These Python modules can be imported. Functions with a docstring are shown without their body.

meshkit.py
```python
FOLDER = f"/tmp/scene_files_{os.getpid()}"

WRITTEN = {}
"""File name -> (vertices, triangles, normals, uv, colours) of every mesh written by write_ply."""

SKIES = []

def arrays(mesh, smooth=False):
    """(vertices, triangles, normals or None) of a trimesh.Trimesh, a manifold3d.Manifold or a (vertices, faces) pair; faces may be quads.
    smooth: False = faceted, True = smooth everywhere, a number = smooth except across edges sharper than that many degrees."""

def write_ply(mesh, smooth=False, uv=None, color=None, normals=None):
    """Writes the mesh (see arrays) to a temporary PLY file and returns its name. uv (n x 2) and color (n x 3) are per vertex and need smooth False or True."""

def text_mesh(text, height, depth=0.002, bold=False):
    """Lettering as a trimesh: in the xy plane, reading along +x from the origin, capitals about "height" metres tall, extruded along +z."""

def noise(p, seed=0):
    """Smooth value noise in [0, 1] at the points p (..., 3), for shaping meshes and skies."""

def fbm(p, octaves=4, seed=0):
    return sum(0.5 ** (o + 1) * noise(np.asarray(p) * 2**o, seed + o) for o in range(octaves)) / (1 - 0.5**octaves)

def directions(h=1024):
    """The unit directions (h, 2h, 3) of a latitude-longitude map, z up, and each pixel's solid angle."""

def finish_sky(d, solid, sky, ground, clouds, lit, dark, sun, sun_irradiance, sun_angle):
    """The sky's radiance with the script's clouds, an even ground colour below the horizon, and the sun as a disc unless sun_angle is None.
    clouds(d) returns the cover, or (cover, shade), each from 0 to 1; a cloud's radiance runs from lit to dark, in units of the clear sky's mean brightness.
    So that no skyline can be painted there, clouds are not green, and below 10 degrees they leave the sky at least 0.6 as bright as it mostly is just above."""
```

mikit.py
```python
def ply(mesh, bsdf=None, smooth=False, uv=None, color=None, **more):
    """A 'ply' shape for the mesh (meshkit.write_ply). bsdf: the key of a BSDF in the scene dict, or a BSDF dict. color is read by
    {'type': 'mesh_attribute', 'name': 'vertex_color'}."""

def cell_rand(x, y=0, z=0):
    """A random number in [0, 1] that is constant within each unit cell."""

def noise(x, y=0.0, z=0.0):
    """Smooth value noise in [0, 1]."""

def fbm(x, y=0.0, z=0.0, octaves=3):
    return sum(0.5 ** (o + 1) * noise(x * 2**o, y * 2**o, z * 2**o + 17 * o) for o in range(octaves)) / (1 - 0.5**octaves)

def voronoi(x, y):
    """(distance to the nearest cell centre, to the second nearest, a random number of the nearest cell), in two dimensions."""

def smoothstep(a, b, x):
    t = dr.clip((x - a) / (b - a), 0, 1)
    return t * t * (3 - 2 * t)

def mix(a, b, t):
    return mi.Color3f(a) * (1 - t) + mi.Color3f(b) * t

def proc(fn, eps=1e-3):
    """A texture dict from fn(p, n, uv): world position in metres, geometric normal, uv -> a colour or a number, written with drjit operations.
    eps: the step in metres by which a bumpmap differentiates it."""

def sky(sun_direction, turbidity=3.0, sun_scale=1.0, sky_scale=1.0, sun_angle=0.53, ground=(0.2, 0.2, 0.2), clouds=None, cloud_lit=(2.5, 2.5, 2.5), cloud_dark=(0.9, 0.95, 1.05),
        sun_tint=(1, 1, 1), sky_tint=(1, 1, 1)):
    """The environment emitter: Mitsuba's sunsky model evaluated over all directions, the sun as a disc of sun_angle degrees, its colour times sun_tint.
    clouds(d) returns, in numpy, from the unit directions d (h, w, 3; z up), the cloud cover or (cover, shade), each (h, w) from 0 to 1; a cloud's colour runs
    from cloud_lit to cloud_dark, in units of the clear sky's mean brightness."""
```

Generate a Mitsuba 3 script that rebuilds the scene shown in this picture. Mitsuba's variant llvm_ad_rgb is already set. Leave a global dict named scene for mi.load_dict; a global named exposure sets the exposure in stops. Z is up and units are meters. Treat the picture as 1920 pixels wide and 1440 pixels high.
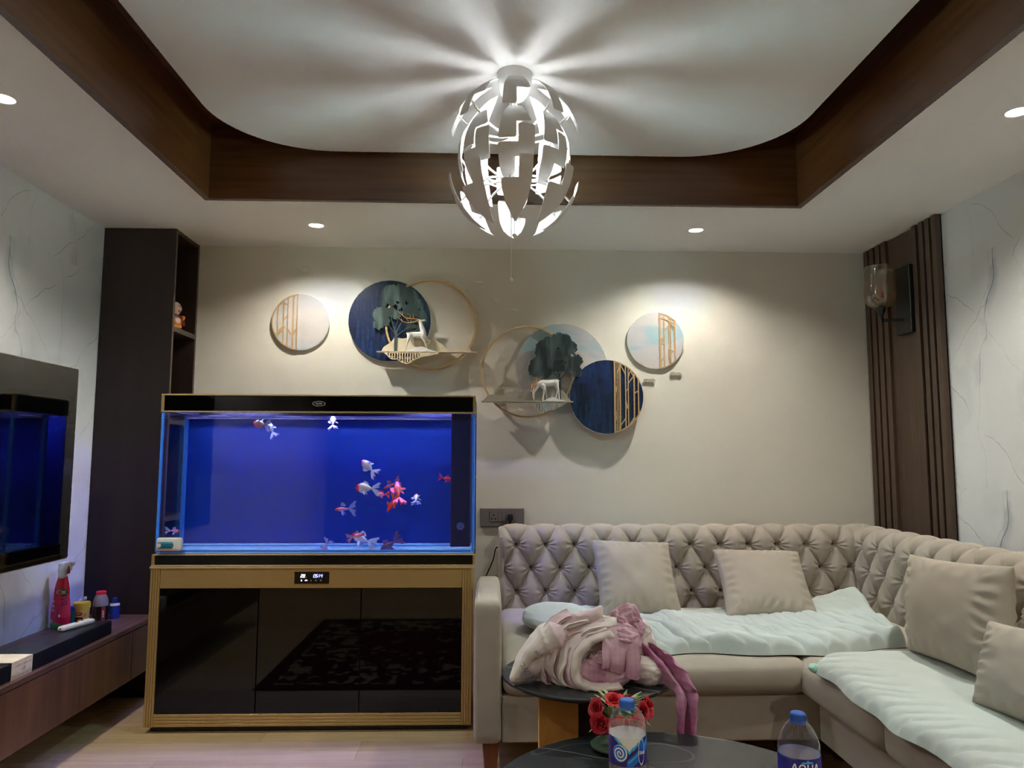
import math, random
import numpy as np, trimesh, mitsuba as mi, drjit as dr
import manifold3d as m3
from shapely.geometry import Polygon, LineString, Point, box as sbox, MultiPolygon
from shapely.ops import unary_union
from shapely import affinity
import mikit, meshkit
from mikit import proc, noise, fbm, voronoi, cell_rand, smoothstep, mix

T = mi.ScalarTransform4f
scene, labels = {}, {}
R = random.Random(7)
NR = np.random.default_rng(7)

# ------------------------------------------------------------------ camera, light levels, exposure
CAM_H = 1.1927
F, YAW, PITCH, ROLL = 1396.0, 0.0312, 0.0983, 0.0031
fwd = np.array([math.sin(YAW) * math.cos(PITCH), math.cos(YAW) * math.cos(PITCH), math.sin(PITCH)])
rgt = np.array([math.cos(YAW), -math.sin(YAW), 0.0])
upv = np.cross(rgt, fwd)
upr = upv * math.cos(ROLL) - rgt * math.sin(ROLL)
scene['camera'] = {'type': 'perspective', 'fov': math.degrees(2 * math.atan(960 / F)), 'fov_axis': 'x', 'near_clip': 0.05, 'far_clip': 50.0,
                   'to_world': T().look_at(origin=[0, 0, CAM_H], target=(np.array([0, 0, CAM_H]) + fwd).tolist(), up=upr.tolist())}
exposure = 0.12
USE_MEDIUM = True
DOWN_L = (4700.0, 4540.0, 4120.0)     # radiance of a downlight diffuser
PEND_L = (200.0, 370.0, 375.0)     # radiance of the pendant bulb
TANK_L = (75.0, 80.0, 330.0)        # radiance of the aquarium lamp
XL, XR, YB, YF, H, HP = -2.0246, 2.2112, 4.2, -2.6, 2.3888, 2.605

# ------------------------------------------------------------------ helpers
def lin(c):
    c = c.lstrip('#')
    v = [int(c[i:i + 2], 16) / 255 for i in (0, 2, 4)]
    return [x / 12.92 if x <= 0.04045 else ((x + 0.055) / 1.055) ** 2.4 for x in v]
def rgb(c): return {'type': 'rgb', 'value': lin(c) if isinstance(c, str) else list(c)}
def M(name, color, rough=0.6, spec=0.5, two=True, **kw):
    b = {'type': 'principled', 'base_color': color if isinstance(color, dict) else rgb(color), 'roughness': rough, 'specular': spec, **kw}
    scene['material_' + name] = {'type': 'twosided', 'bsdf': b} if two else b
    return 'material_' + name
def dif(name, color):
    scene['material_' + name] = {'type': 'twosided', 'bsdf': {'type': 'diffuse', 'reflectance': color if isinstance(color, dict) else rgb(color)}}
    return 'material_' + name
def key_for(name):
    if name not in scene and name not in labels and not any(k.startswith(name + '__') for k in scene): return name
    i = 1
    while True:
        k = f'{name}_{i:03d}'
        if k not in scene and k not in labels and not any(q.startswith(k + '__') for q in scene): return k
        i += 1
def thing(name, label=None, cat=None, group=None, kind=None):
    k = key_for(name); d = {}
    if label: d['label'] = label
    if cat: d['category'] = cat
    if group: d['group'] = group
    if kind: d['kind'] = kind
    labels[k] = d
    return k
def part(parent, name, mesh, mat, smooth=30, label=None, kind=None, **kw):
    base = parent + '__' + name if parent else name
    k = base; i = 1
    while k in scene: k = f'{base}_{i:03d}'; i += 1
    scene[k] = mesh_shape(mesh, mat, smooth, **kw)
    if label or kind:
        labels.setdefault(k, {})
        if label: labels[k]['label'] = label
        if kind: labels[k]['kind'] = kind
    return k
def mesh_shape(mesh, mat, smooth=30, **kw):
    if isinstance(mesh, dict): return mesh
    return mikit.ply(mesh, mat, smooth, **kw)
def solo(name, mesh, mat, label, cat, smooth=30, group=None, kind=None, **kw):
    k = thing(name, label, cat, group, kind)
    scene[k] = mesh_shape(mesh, mat, smooth, **kw)
    return k
def tm(v, f): return trimesh.Trimesh(np.asarray(v, float), np.asarray(f, int), process=False)
def cat(ms): return trimesh.util.concatenate([m if isinstance(m, trimesh.Trimesh) else to_tm(m) for m in ms])
def to_tm(mf):
    m = mf.to_mesh(); return tm(m.vert_properties[:, :3], m.tri_verts)
def box(x0, x1, y0, y1, z0, z1, b=0.0015):
    """a box with chamfered edges"""
    lo, hi = np.array([x0, y0, z0]), np.array([x1, y1, z1])
    b = min(b, 0.3 * float((hi - lo).min()))
    p = []
    for k in range(3):
        for s in np.ndindex(2, 2, 2):
            q = np.where(s, hi - b, lo + b); q[k] = (hi if s[k] else lo)[k]; p.append(q)
    return trimesh.convex.convex_hull(np.array(p))
def plain(x0, x1, y0, y1, z0, z1):
    m = trimesh.creation.box(extents=(x1 - x0, y1 - y0, z1 - z0)); m.apply_translation(((x0 + x1) / 2, (y0 + y1) / 2, (z0 + z1) / 2)); return m
def rbox(x0, x1, y0, y1, z0, z1, r, n=(12, 12, 12), bulge=(0, 0, 0)):
    """a rounded, optionally bulging box (cushions)"""
    out_v, out_f, at = [], [], 0
    for ax in range(3):
        a, b = [(1, 2), (2, 0), (0, 1)][ax]
        for s in (-1, 1):
            u, w = np.meshgrid(np.linspace(-1, 1, n[a] + 1), np.linspace(-1, 1, n[b] + 1), indexing='ij')
            u, w = np.sin(u * np.pi / 2) * .35 + u * .65, np.sin(w * np.pi / 2) * .35 + w * .65
            p = np.zeros(u.shape + (3,)); p[..., ax] = s; p[..., a] = u; p[..., b] = w
            i = np.arange(u.size).reshape(u.shape)
            q = np.stack([i[:-1, :-1], i[1:, :-1], i[1:, 1:], i[:-1, 1:]], -1).reshape(-1, 4)
            if s < 0: q = q[:, ::-1]
            out_v.append(p.reshape(-1, 3)); out_f.append(np.vstack([q[:, [0, 1, 2]], q[:, [0, 2, 3]]]) + at); at += u.size
    v, f = np.vstack(out_v), np.vstack(out_f)
    half = np.array([x1 - x0, y1 - y0, z1 - z0]) / 2; c = np.array([x0 + x1, y0 + y1, z0 + z1]) / 2
    q = v * half; core = np.clip(q, -(half - r), half - r); d = q - core
    L = np.linalg.norm(d, axis=1, keepdims=True); q = core + d / np.maximum(L, 1e-9) * np.minimum(r, np.maximum(np.abs(d).max(1, keepdims=True), 0)) if r > 0 else q
    for k in range(3):
        if bulge[k]:
            a, b = [(1, 2), (2, 0), (0, 1)][k]
            q[:, k] += np.sign(v[:, k]) * np.abs(v[:, k]) * bulge[k] * (1 - v[:, a] ** 2) ** .7 * (1 - v[:, b] ** 2) ** .7
    m = trimesh.Trimesh(q + c, f, process=True); m.merge_vertices(digits_vertex=6)
    return m
def tube(pts, rad, n=8, cap=True):
    p = np.asarray(pts, float); r = np.broadcast_to(np.asarray(rad, float), (len(p),))
    t = np.gradient(p, axis=0); t /= np.linalg.norm(t, axis=1, keepdims=True) + 1e-12
    u = np.cross(t[0], [0, 0, 1.0] if abs(t[0][2]) < .9 else [1.0, 0, 0]); u /= np.linalg.norm(u)
    rings = []; a = np.arange(n) * 2 * np.pi / n
    for i in range(len(p)):
        u = u - t[i] * (u @ t[i]); u /= np.linalg.norm(u); w = np.cross(t[i], u)
        rings.append(p[i] + r[i] * (np.cos(a)[:, None] * u + np.sin(a)[:, None] * w))
    v = np.vstack(rings); f = []
    for i in range(len(p) - 1):
        for j in range(n):
            a0, a1 = i * n + j, i * n + (j + 1) % n
            f += [[a0, a1, a1 + n], [a0, a1 + n, a0 + n]]
    if cap:
        v = np.vstack([v, p[0], p[-1]]); c0, c1 = len(v) - 2, len(v) - 1; e = (len(p) - 1) * n
        for j in range(n): f += [[c0, (j + 1) % n, j], [c1, e + j, e + (j + 1) % n]]
    return tm(v, f)
def spline(pts, n=24):
    from scipy.interpolate import CubicSpline
    p = np.asarray(pts, float); t = np.r_[0, np.cumsum(np.linalg.norm(np.diff(p, axis=0), axis=1))]
    return CubicSpline(t, p)(np.linspace(0, t[-1], n))
def lathe(prof, n=32, loc=(0, 0, 0)):
    pr = np.asarray(prof, float); a = np.arange(n) * 2 * np.pi / n
    v = np.stack([pr[:, None, 0] * np.cos(a), pr[:, None, 0] * np.sin(a), np.repeat(pr[:, 1][:, None], n, 1)], -1).reshape(-1, 3) + loc
    i = np.arange(len(pr) * n).reshape(len(pr), n); j = np.roll(i, -1, 1)
    q = np.stack([i[:-1], j[:-1], j[1:], i[1:]], -1).reshape(-1, 4)
    return tm(v, np.vstack([q[:, [0, 1, 2]], q[:, [0, 2, 3]]]))
def grid(P):
    """P: (n, m, 3) points -> a sheet"""
    n, m = P.shape[:2]; i = np.arange(n * m).reshape(n, m)
    q = np.stack([i[:-1, :-1], i[1:, :-1], i[1:, 1:], i[:-1, 1:]], -1).reshape(-1, 4)
    return tm(P.reshape(-1, 3), np.vstack([q[:, [0, 1, 2]], q[:, [0, 2, 3]]]))
def polys(g): return [p for p in (g.geoms if hasattr(g, 'geoms') else [g]) if isinstance(p, Polygon) and p.area > 1e-8]
def extr(g, depth): return cat([trimesh.creation.extrude_polygon(p, depth, engine='earcut') for p in polys(g)])
def wall_plate(g, y_front, depth):
    """polygon in (x, z) metres, extruded from its front at y_front towards the back wall"""
    m = extr(g, depth); v = m.vertices
    m.vertices = np.c_[v[:, 0], y_front + v[:, 2], v[:, 1]]; m.invert(); return m
def hullspheres(ss, seg=16):
    out = []
    for c, r in ss: out.append(m3.Manifold.sphere(r, seg).translate(list(c)))
    return m3.Manifold.batch_hull(out)
def bones(bl, edge=0.01, smooth=8, seg=14):
    """bl: list of ((c0, r0), (c1, r1)); one smooth continuous body"""
    mf = m3.Manifold.batch_boolean([hullspheres([a, b], seg) for a, b in bl], m3.OpType.Add).refine_to_length(edge)
    m = to_tm(mf); m.merge_vertices()
    if smooth: trimesh.smoothing.filter_taubin(m, iterations=smooth)
    return m
def lump(c, rad, rot=(0, 0, 0), seed=0, amp=.12, freq=9., folds=0., nf=7, sub=4, axis=0):
    m = trimesh.creation.icosphere(subdivisions=sub); v = m.vertices.copy()
    nz = meshkit.fbm(v * 1.3 + 10 + seed * 7.1, 3, seed) - .5
    k = 1 + amp * 2 * nz
    if folds:
        st = np.array([1.0, 1.0, 1.0]); st[axis] = .45
        q = meshkit.fbm(v * st * 2.1 + seed * 3.3, 2, seed + 5)
        k = k + folds * (np.clip(1 - np.abs(2 * q - 1) * 3.2, 0, 1) ** 1.4 - .3)
    v = v * k[:, None] * np.asarray(rad)
    Rm = trimesh.transformations.euler_matrix(*rot)[:3, :3]
    m.vertices = v @ Rm.T + c
    return m
def xz_text(text, height, x, z, y, depth=0.001, bold=False, center=True, facing='-y'):
    m = meshkit.text_mesh(text, height, depth, bold); v = m.vertices.copy()
    if center: v[:, 0] -= (v[:, 0].min() + v[:, 0].max()) / 2
    m.vertices = np.c_[v[:, 0] + x, y - v[:, 2], v[:, 1] + z]; return m

# ------------------------------------------------------------------ materials
def grain(dark, light, ax, s=1.0, ring=6.0, streak=1.0):
    """wood: grain runs along axis ax"""
    cd, cl = lin(dark), lin(light)
    def fn(p, n, uv):
        c = [p.x, p.y, p.z]; c[ax] = c[ax] * .06
        a, b, d = [q * s for q in c]
        w = fbm(a * 9 + 3, b * 9, d * 9, 2)
        g = fbm(a * 60 + w * 4, b * 60 + 7, d * 60, 2)
        big = noise(a * ring + 5, b * ring + 2, d * ring + w * 2)
        return mix(cd, cl, dr.clip(.15 + .55 * big + .45 * (g - .5) * streak + .25 * (w - .5), 0, 1))
    return proc(fn)
def marble_fn(p, n, uv):
    # slabs about 1.06 m high repeat their veins
    u, v = p.y * 1.25, p.z
    v = (v - dr.floor(v / 1.06) * 1.06) * 1.25
    w1, w2 = fbm(u * 1.7, v * 1.5, 3, 3), fbm(u * 1.9 + 9, v * 1.3, 7, 3)
    hi, hi2 = fbm(u * 11, v * 8, 9, 3), fbm(u * 13 + 4, v * 10, 19, 3)
    def crack(q, w):
        d = dr.abs(q - dr.floor(q) - .5)
        return smoothstep(w, w * .15, d), d
    c1, d1 = crack(u * 2.3 + v * .30 + (w1 - .5) * .75 + (hi - .5) * .13, .012)
    c2, _ = crack(u * 1.5 - v * 1.7 + (w2 - .5) * .55 + (hi2 - .5) * .10, .008)
    c3, _ = crack(u * 1.2 + v * 1.35 + (w1 - .5) * .5 + (hi2 - .5) * .10 + .3, .007)
    c4, _ = crack(u * 3.1 + v * .9 + (w2 - .5) * 1.1 + (hi - .5) * .12, .009)
    m1, m2 = smoothstep(.44, .58, w2), smoothstep(.44, .56, w1)
    vein = c1 * (.25 + 1.0 * m1) * (.3 + hi) + c2 * .55 * m2 + c3 * .5 * (1 - m2) + c4 * .30 * m1
    soft = smoothstep(.16, 0, d1) * smoothstep(.40, .62, hi) * (.15 + .85 * m1) + smoothstep(.50, .62, fbm(u * 3 + 8, v * 2, 31, 3)) * .25
    base = mix(lin('#d6d7d7'), lin('#e6e6e4'), fbm(p.y * 2.4 + 4, p.z * 1.6, 5, 3))
    base = mix(base, lin('#a6aaaf'), dr.clip(soft * .55, 0, 1))
    return mix(base, lin('#7f838a'), dr.clip(vein * .95, 0, 1))
M('marble', proc(marble_fn), .12, .5)
M('paint_beige', '#cec7ba', .85, .2); M('paint_dark', '#5d574f', .85, .2)
M('paint_white', '#dcdcdc', .8, .2)
M('wood_cabinet', grain('#1c1310', '#2d201a', 2, .9), .5, .25)
M('wood_cabinet_edge', '#3d332d', .5, .4)
M('wood_console', grain('#3c2718', '#6f4b30', 2, .9, 5), .42, .45)
M('wood_console_top', grain('#38241a', '#5f4434', 1, .9, 5), .4, .45)
M('wood_slat', grain('#35271e', '#4f3b2d', 2, 1.2), .5, .4)
M('wood_slat_back', '#120d0b', .7, .2)
M('wood_cove_x', grain('#2c160b', '#603518', 0, .8, 4), .35, .45)
M('wood_cove_y', grain('#2c160b', '#603518', 1, .8, 4), .35, .45)
M('wood_cove_lip', '#4b3a32', .5, .4)
for i, (a, b) in enumerate((('#ad9068', '#c6aa80'), ('#b19370', '#cbb088'), ('#a68a64', '#c0a47c'))): M(f'oak_{i}', grain(a, b, 0, 1.0, 7, 1.6), .45, .45)
M('gold', '#ad8f5a', .36, .5, metallic=.45)
M('gold_rim', '#c4a878', .38, .5, metallic=.4)
M('black_glass', '#030303', .03, .28)
M('black_plastic', '#0b0b0c', .35, .4)
M('black_metal', '#121212', .45, .4)
M('screen', '#020203', .04, .42)
M('bezel', '#0a0a0b', .25, .5)
def fabric_fn(c0, c1):
    a, b = lin(c0), lin(c1)
    return proc(lambda p, n, uv: mix(a, b, fbm(p.x * 14, p.y * 14, p.z * 14, 3)))
M('sofa', fabric_fn('#9a9083', '#a69c8f'), .85, .15, sheen=.3)
M('sofa_button', '#6f6253', .9, .1)
M('pillow', fabric_fn('#9a9184', '#a59b8d'), .85, .15, sheen=.3)
M('mint', '#b4bcb7', .8, .2)
M('mint_edge', '#a8dcc8', .8, .2)
M('leg_wood', grain('#5a2f18', '#7d4526', 2, 1.5), .4, .45)
M('white_plastic', '#e8e8e6', .35, .45)
dif('white_shell', '#e4e4e2')
M('chrome', '#c9c6c2', .2, .5, metallic=.9)

# ------------------------------------------------------------------ structure
def struct(name, mesh, mat, smooth=False, label=None):
    labels[name] = {'kind': 'structure'}
    if label: labels[name]['label'] = label
    if mesh is not None: scene[name] = mesh_shape(mesh, mat, smooth)
    return name
struct('floor', None, None, label='pale oak laminate floor')
part('floor', 'subfloor', plain(XL - .1, XR + .1, YF, YB + .1, -.06, -.004), 'material_wood_slat_back', False)
row = 0; y = YF
while y < YB:
    y1 = min(y + .19, YB); off = -(row * .43 % 1.2)
    x = XL + off
    while x < XR:
        a, b = max(x, XL), min(x + 1.2, XR)
        if b - a > .02: part('floor', 'plank', box(a + .0004, b - .0004, y + .0004, y1 - .0004, -.012, 0, .0008), f'material_oak_{(row * 2 + int((x - XL + 5) / 1.2)) % 3}', False)
        x += 1.2
    y += .19; row += 1
struct('wall_back', plain(XL - .1, XR + .1, YB, YB + .1, 0, H + .45), 'material_paint_beige', label='plain beige painted wall')
struct('wall_left', plain(XL - .1, XL, YF, YB, 0, H + .45), 'material_marble', label='white marble wall with grey veins, left')
struct('wall_right', plain(XR, XR + .1, YF, YB, 0, H + .45), 'material_marble', label='white marble wall with grey veins, right')
struct('wall_front', plain(XL - .1, XR + .1, YF - .1, YF, 0, H + .45), 'material_paint_dark', label='plain wall behind the camera')
# ceiling: lower border with a rectangular well, upper slab, white panel with rounded corners
CX0, CX1, CY0, CY1 = -1.3298, 1.4872, -.9, 3.4197
struct('ceiling', None, None, label='white ceiling with a recessed panel')
border = sbox(XL, YF, XR, YB).difference(sbox(CX0, CY0, CX1, CY1))
DL = [(-1.641, 2.452), (-.901, 3.798), (1.087, 3.798), (1.825, 2.418), (-1.641, .75), (1.825, .75), (-.9, -1.0), (1.087, -1.0)]
for x, y in DL: border = border.difference(Point(x, y).buffer(.0385, 24))
mb = extr(border, .05); mb.apply_translation((0, 0, H)); part('ceiling', 'border', mb, 'material_paint_white', False)
part('ceiling', 'slab', plain(XL - .1, XR + .1, YF - .1, YB + .1, 2.77, 2.87), 'material_paint_white', False)
inner = sbox(-1.161 + .45, CY0 + .1 + .45, 1.325 - .45, 3.36 - .45).buffer(.45, 24)
mp = extr(inner, .05); mp.apply_translation((0, 0, HP)); part('ceiling', 'panel', mp, 'material_paint_white', False, label='white recessed panel with rounded corners')
struct('trim_1', None, None, label='dark wood cove around the recessed ceiling panel')
t = .025
part('trim_1', 'board', box(CX0, CX1, CY1 - t, CY1, H - .002, 2.745), 'material_wood_cove_x', False)
part('trim_1', 'board', box(CX0, CX0 + t, CY0, CY1 - t, H - .002, 2.745), 'material_wood_cove_y', False)
part('trim_1', 'board', box(CX1 - t, CX1, CY0, CY1 - t, H - .002, 2.745), 'material_wood_cove_y', False)
part('trim_1', 'board', box(CX0, CX1, CY0, CY0 + t, H - .002, 2.745), 'material_wood_cove_x', False)
ring = sbox(CX0, CY0, CX1, CY1).difference(inner.buffer(-.12))
mr = extr(ring, .012); mr.apply_translation((0, 0, 2.746)); part('trim_1', 'soffit', mr, 'material_wood_cove_x', False)
lip = sbox(CX0, CY0, CX1, CY1).difference(sbox(CX0 + t, CY0 + t, CX1 - t, CY1 - t))
ml = extr(lip, .004); ml.apply_translation((0, 0, H - .006)); part('trim_1', 'lip', ml, 'material_wood_cove_lip', False)
# slatted cladding on the right wall
struct('trim_2', None, None, label='dark brown slatted wood cladding beside the marble')
part('trim_2', 'backing', plain(XR - .006, XR - .0005, 3.485, YB - .001, 0, H - .001), 'material_wood_slat_back', False)
for y0, y1 in ((4.140, 4.182), (4.076, 4.118), (4.012, 4.054), (3.948, 3.990), (3.655, 3.690), (3.594, 3.629), (3.539, 3.574), (3.485, 3.520)):
    part('trim_2', 'slat', box(XR - .034, XR - .006, y0, y1, 0, H - .002), 'material_wood_slat', False)
part('trim_2', 'board', box(XR - .016, XR - .006, 3.690, 3.948, 0, H - .004), 'material_wood_slat', False, label='wide flat board between two groups of slats')
# ------------------------------------------------------------------ downlights
def disc_down(r, z, n=32, hole=0):
    a = np.arange(n) * 2 * np.pi / n
    v = np.vstack([np.c_[r * np.cos(a), r * np.sin(a), a * 0 + z], [[0, 0, z]]])
    return tm(v, [[n, (j + 1) % n, j] for j in range(n)])
ring_m = lathe([(.0355, .020), (.0362, .002), (.0375, -.001), (.0405, -.0022), (.0435, -.0022), (.0445, 0)], 40)
refl_m = lathe([(.031, .0222), (.0352, .018), (.0355, .004)], 40)
diff_m = disc_down(.031, .022); chip_m = disc_down(.018, .0212)
DN = ['recessed downlight above the television wall, cut by the left picture edge', 'recessed downlight above the aquarium, left of the pendant lamp', 'recessed downlight above the sofa, right of the pendant lamp',
      'recessed downlight near the right marble wall, cut by the right picture edge', 'recessed downlight behind the camera on the television side', 'recessed downlight behind the camera on the right marble side', 'recessed downlight far behind the camera, left of the middle', 'recessed downlight far behind the camera, right of the middle']
RING = mikit.ply(ring_m, 'material_white_plastic', 30); REFL = mikit.ply(refl_m, 'material_white_plastic', 30)
DIFF = mikit.ply(diff_m, 'material_white_plastic', False); CHIP = mikit.ply(chip_m, 'material_white_plastic', False)
for (x, y), lab in zip(DL, DN):
    k = thing('downlight', lab, 'ceiling light', 'recessed ceiling downlights')
    tw = T().translate([x, y, H])
    scene[k + '__trim_ring'] = {**RING, 'to_world': tw}
    scene[k + '__reflector'] = {**REFL, 'to_world': tw}
    scene[k + '__diffuser'] = {**DIFF, 'to_world': tw, **({'emitter': {'type': 'area', 'radiance': rgb([c * .006 for c in DOWN_L])}} if y > 2 else {})}
    scene[k + '__led_chip'] = {**CHIP, 'to_world': tw, 'emitter': {'type': 'area', 'radiance': rgb(DOWN_L)}}
    labels[k + '__diffuser'] = {'label': 'glowing diffuser'}

# ------------------------------------------------------------------ tall cabinet and figurine
k = thing('tall_cabinet', 'tall dark wood cabinet with open side shelves left of the aquarium', 'cabinet')
cx0, cx1, cy0, cy1 = XL + .001, -1.650, 3.882, YB - .001
part(k, 'front_panel', box(cx0, cx1, cy0, cy0 + .02, .001, H - .001), 'material_wood_cabinet', False, label='plain dark panel facing the room')
part(k, 'back_panel', box(cx0, cx0 + .012, cy0 + .02, cy1, .001, H - .001), 'material_wood_cabinet', False)
part(k, 'rear_panel', box(cx0 + .012, cx1, cy1 - .018, cy1, .001, H - .001), 'material_wood_cabinet', False)
part(k, 'edge_strip', box(cx1, cx1 + .001, cy0, cy0 + .02, .001, H - .001), 'material_wood_cabinet_edge', False)
part(k, 'edge_strip', box(cx1, cx1 + .001, cy1 - .018, cy1, .001, H - .001), 'material_wood_cabinet_edge', False)
part(k, 'top_board', box(cx0 + .012, cx1, cy0 + .02, cy1 - .018, H - .022, H - .001), 'material_wood_cabinet', False)
for z in (.35, .86, 1.36, 1.845):
    s = part(k, 'shelf', box(cx0 + .012, cx1, cy0 + .02, cy1 - .018, z, z + .026), 'material_wood_cabinet', False)
    part(s, 'edge_strip', box(cx1, cx1 + .001, cy0 + .02, cy1 - .018, z, z + .026), 'material_wood_cabinet_edge', False)
M('figure_skin', '#d8b3a4', .45, .4); M('figure_robe', '#c27a26', .4, .4); M('figure_dark', '#3a1c16', .5, .4); M('figure_bead', '#7d2a16', .35, .5)
k = thing('monk_figurine', 'small bald laughing monk figurine in an orange robe on the cabinet shelf', 'figurine')
fz, fx, fy = 1.872, -1.70, 4.00
body = bones([(((fx, fy, fz + .032), .034), ((fx + .002, fy, fz + .060), .028)), (((fx + .01, fy - .03, fz + .014), .014), ((fx + .03, fy + .01, fz + .014), .016)),
              (((fx - .01, fy + .04, fz + .014), .014), ((fx + .03, fy + .01, fz + .014), .016)), (((fx, fy + .034, fz + .062), .012), ((fx + .025, fy + .045, fz + .04), .011)),
              (((fx, fy - .034, fz + .062), .012), ((fx + .025, fy - .04, fz + .035), .011)), (((fx + .025, fy + .045, fz + .04), .010), ((fx + .036, fy + .05, fz + .072), .010))], .006, 4)
part(k, 'robe', body, 'material_figure_robe', 40)
part(k, 'belly', lump((fx + .016, fy - .004, fz + .045), (.028, .027, .026), sub=3, amp=0), 'material_figure_skin')
hd = lump((fx + .012, fy - .004, fz + .110), (.033, .032, .038), sub=3, amp=0)
part(k, 'head', cat([hd] + [lump((fx + .008, fy - .004 + s * .033, fz + .102), (.008, .006, .016), sub=2, amp=0) for s in (-1, 1)] + [lump((fx + .044, fy - .010, fz + .107), (.008, .008, .007), sub=2, amp=0)]), 'material_figure_skin')
fc = []
for s in (-1, 1): fc.append(tube(spline([(fx + .039, fy - .008 + s * .017, fz + .118), (fx + .0425, fy - .006 + s * .011, fz + .121), (fx + .0435, fy - .006 + s * .005, fz + .118)], 6), .0016, 5))
fc.append(tube(spline([(fx + .038, fy - .022, fz + .098), (fx + .0425, fy - .008, fz + .090), (fx + .039, fy + .010, fz + .098)], 8), .0022, 5))
part(k, 'face_lines', cat(fc), 'material_figure_dark')
part(k, 'collar', tube(spline([(fx + .02, fy - .03, fz + .075), (fx + .042, fy - .004, fz + .068), (fx + .02, fy + .028, fz + .078)], 10), .004, 6), 'material_figure_dark')
part(k, 'bead_string', cat([lump((fx + .040 + .003 * math.sin(i), fy + .036 + .012 * math.cos(i * .8), fz + .030 + .010 * i), (.006, .006, .006), sub=1, amp=0) for i in range(5)]), 'material_figure_bead')

# ------------------------------------------------------------------ television
k = thing('television', 'large flat black television on the left marble wall', 'television')
ty0, ty1, tz0, tz1 = 1.86, 3.310, .757, 1.575
def rrect_yz(y0, y1, z0, z1, r, x0, x1):
    g = sbox(y0 + r, z0 + r, y1 - r, z1 - r).buffer(r, 8); m = extr(g, x1 - x0); v = m.vertices
    m.vertices = np.c_[x0 + v[:, 2], v[:, 0], v[:, 1]]; return m
part(k, 'casing', rrect_yz(ty0, ty1, tz0, tz1, .012, -1.852, -1.812), 'material_bezel', False)
part(k, 'frame', rrect_yz(ty0, ty1, tz0, tz1, .012, -1.812, -1.802), 'material_chrome', False, label='thin metal edge')
part(k, 'screen', rrect_yz(ty0 + .004, ty1 - .004, tz0 + .004, tz1 - .004, .009, -1.802, -1.8002), 'material_screen', False, label='glossy black screen, switched off')
part(k, 'wall_bracket', box(XL + .0005, -1.852, 2.45, 2.75, 1.0, 1.35), 'material_black_metal', False)

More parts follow.
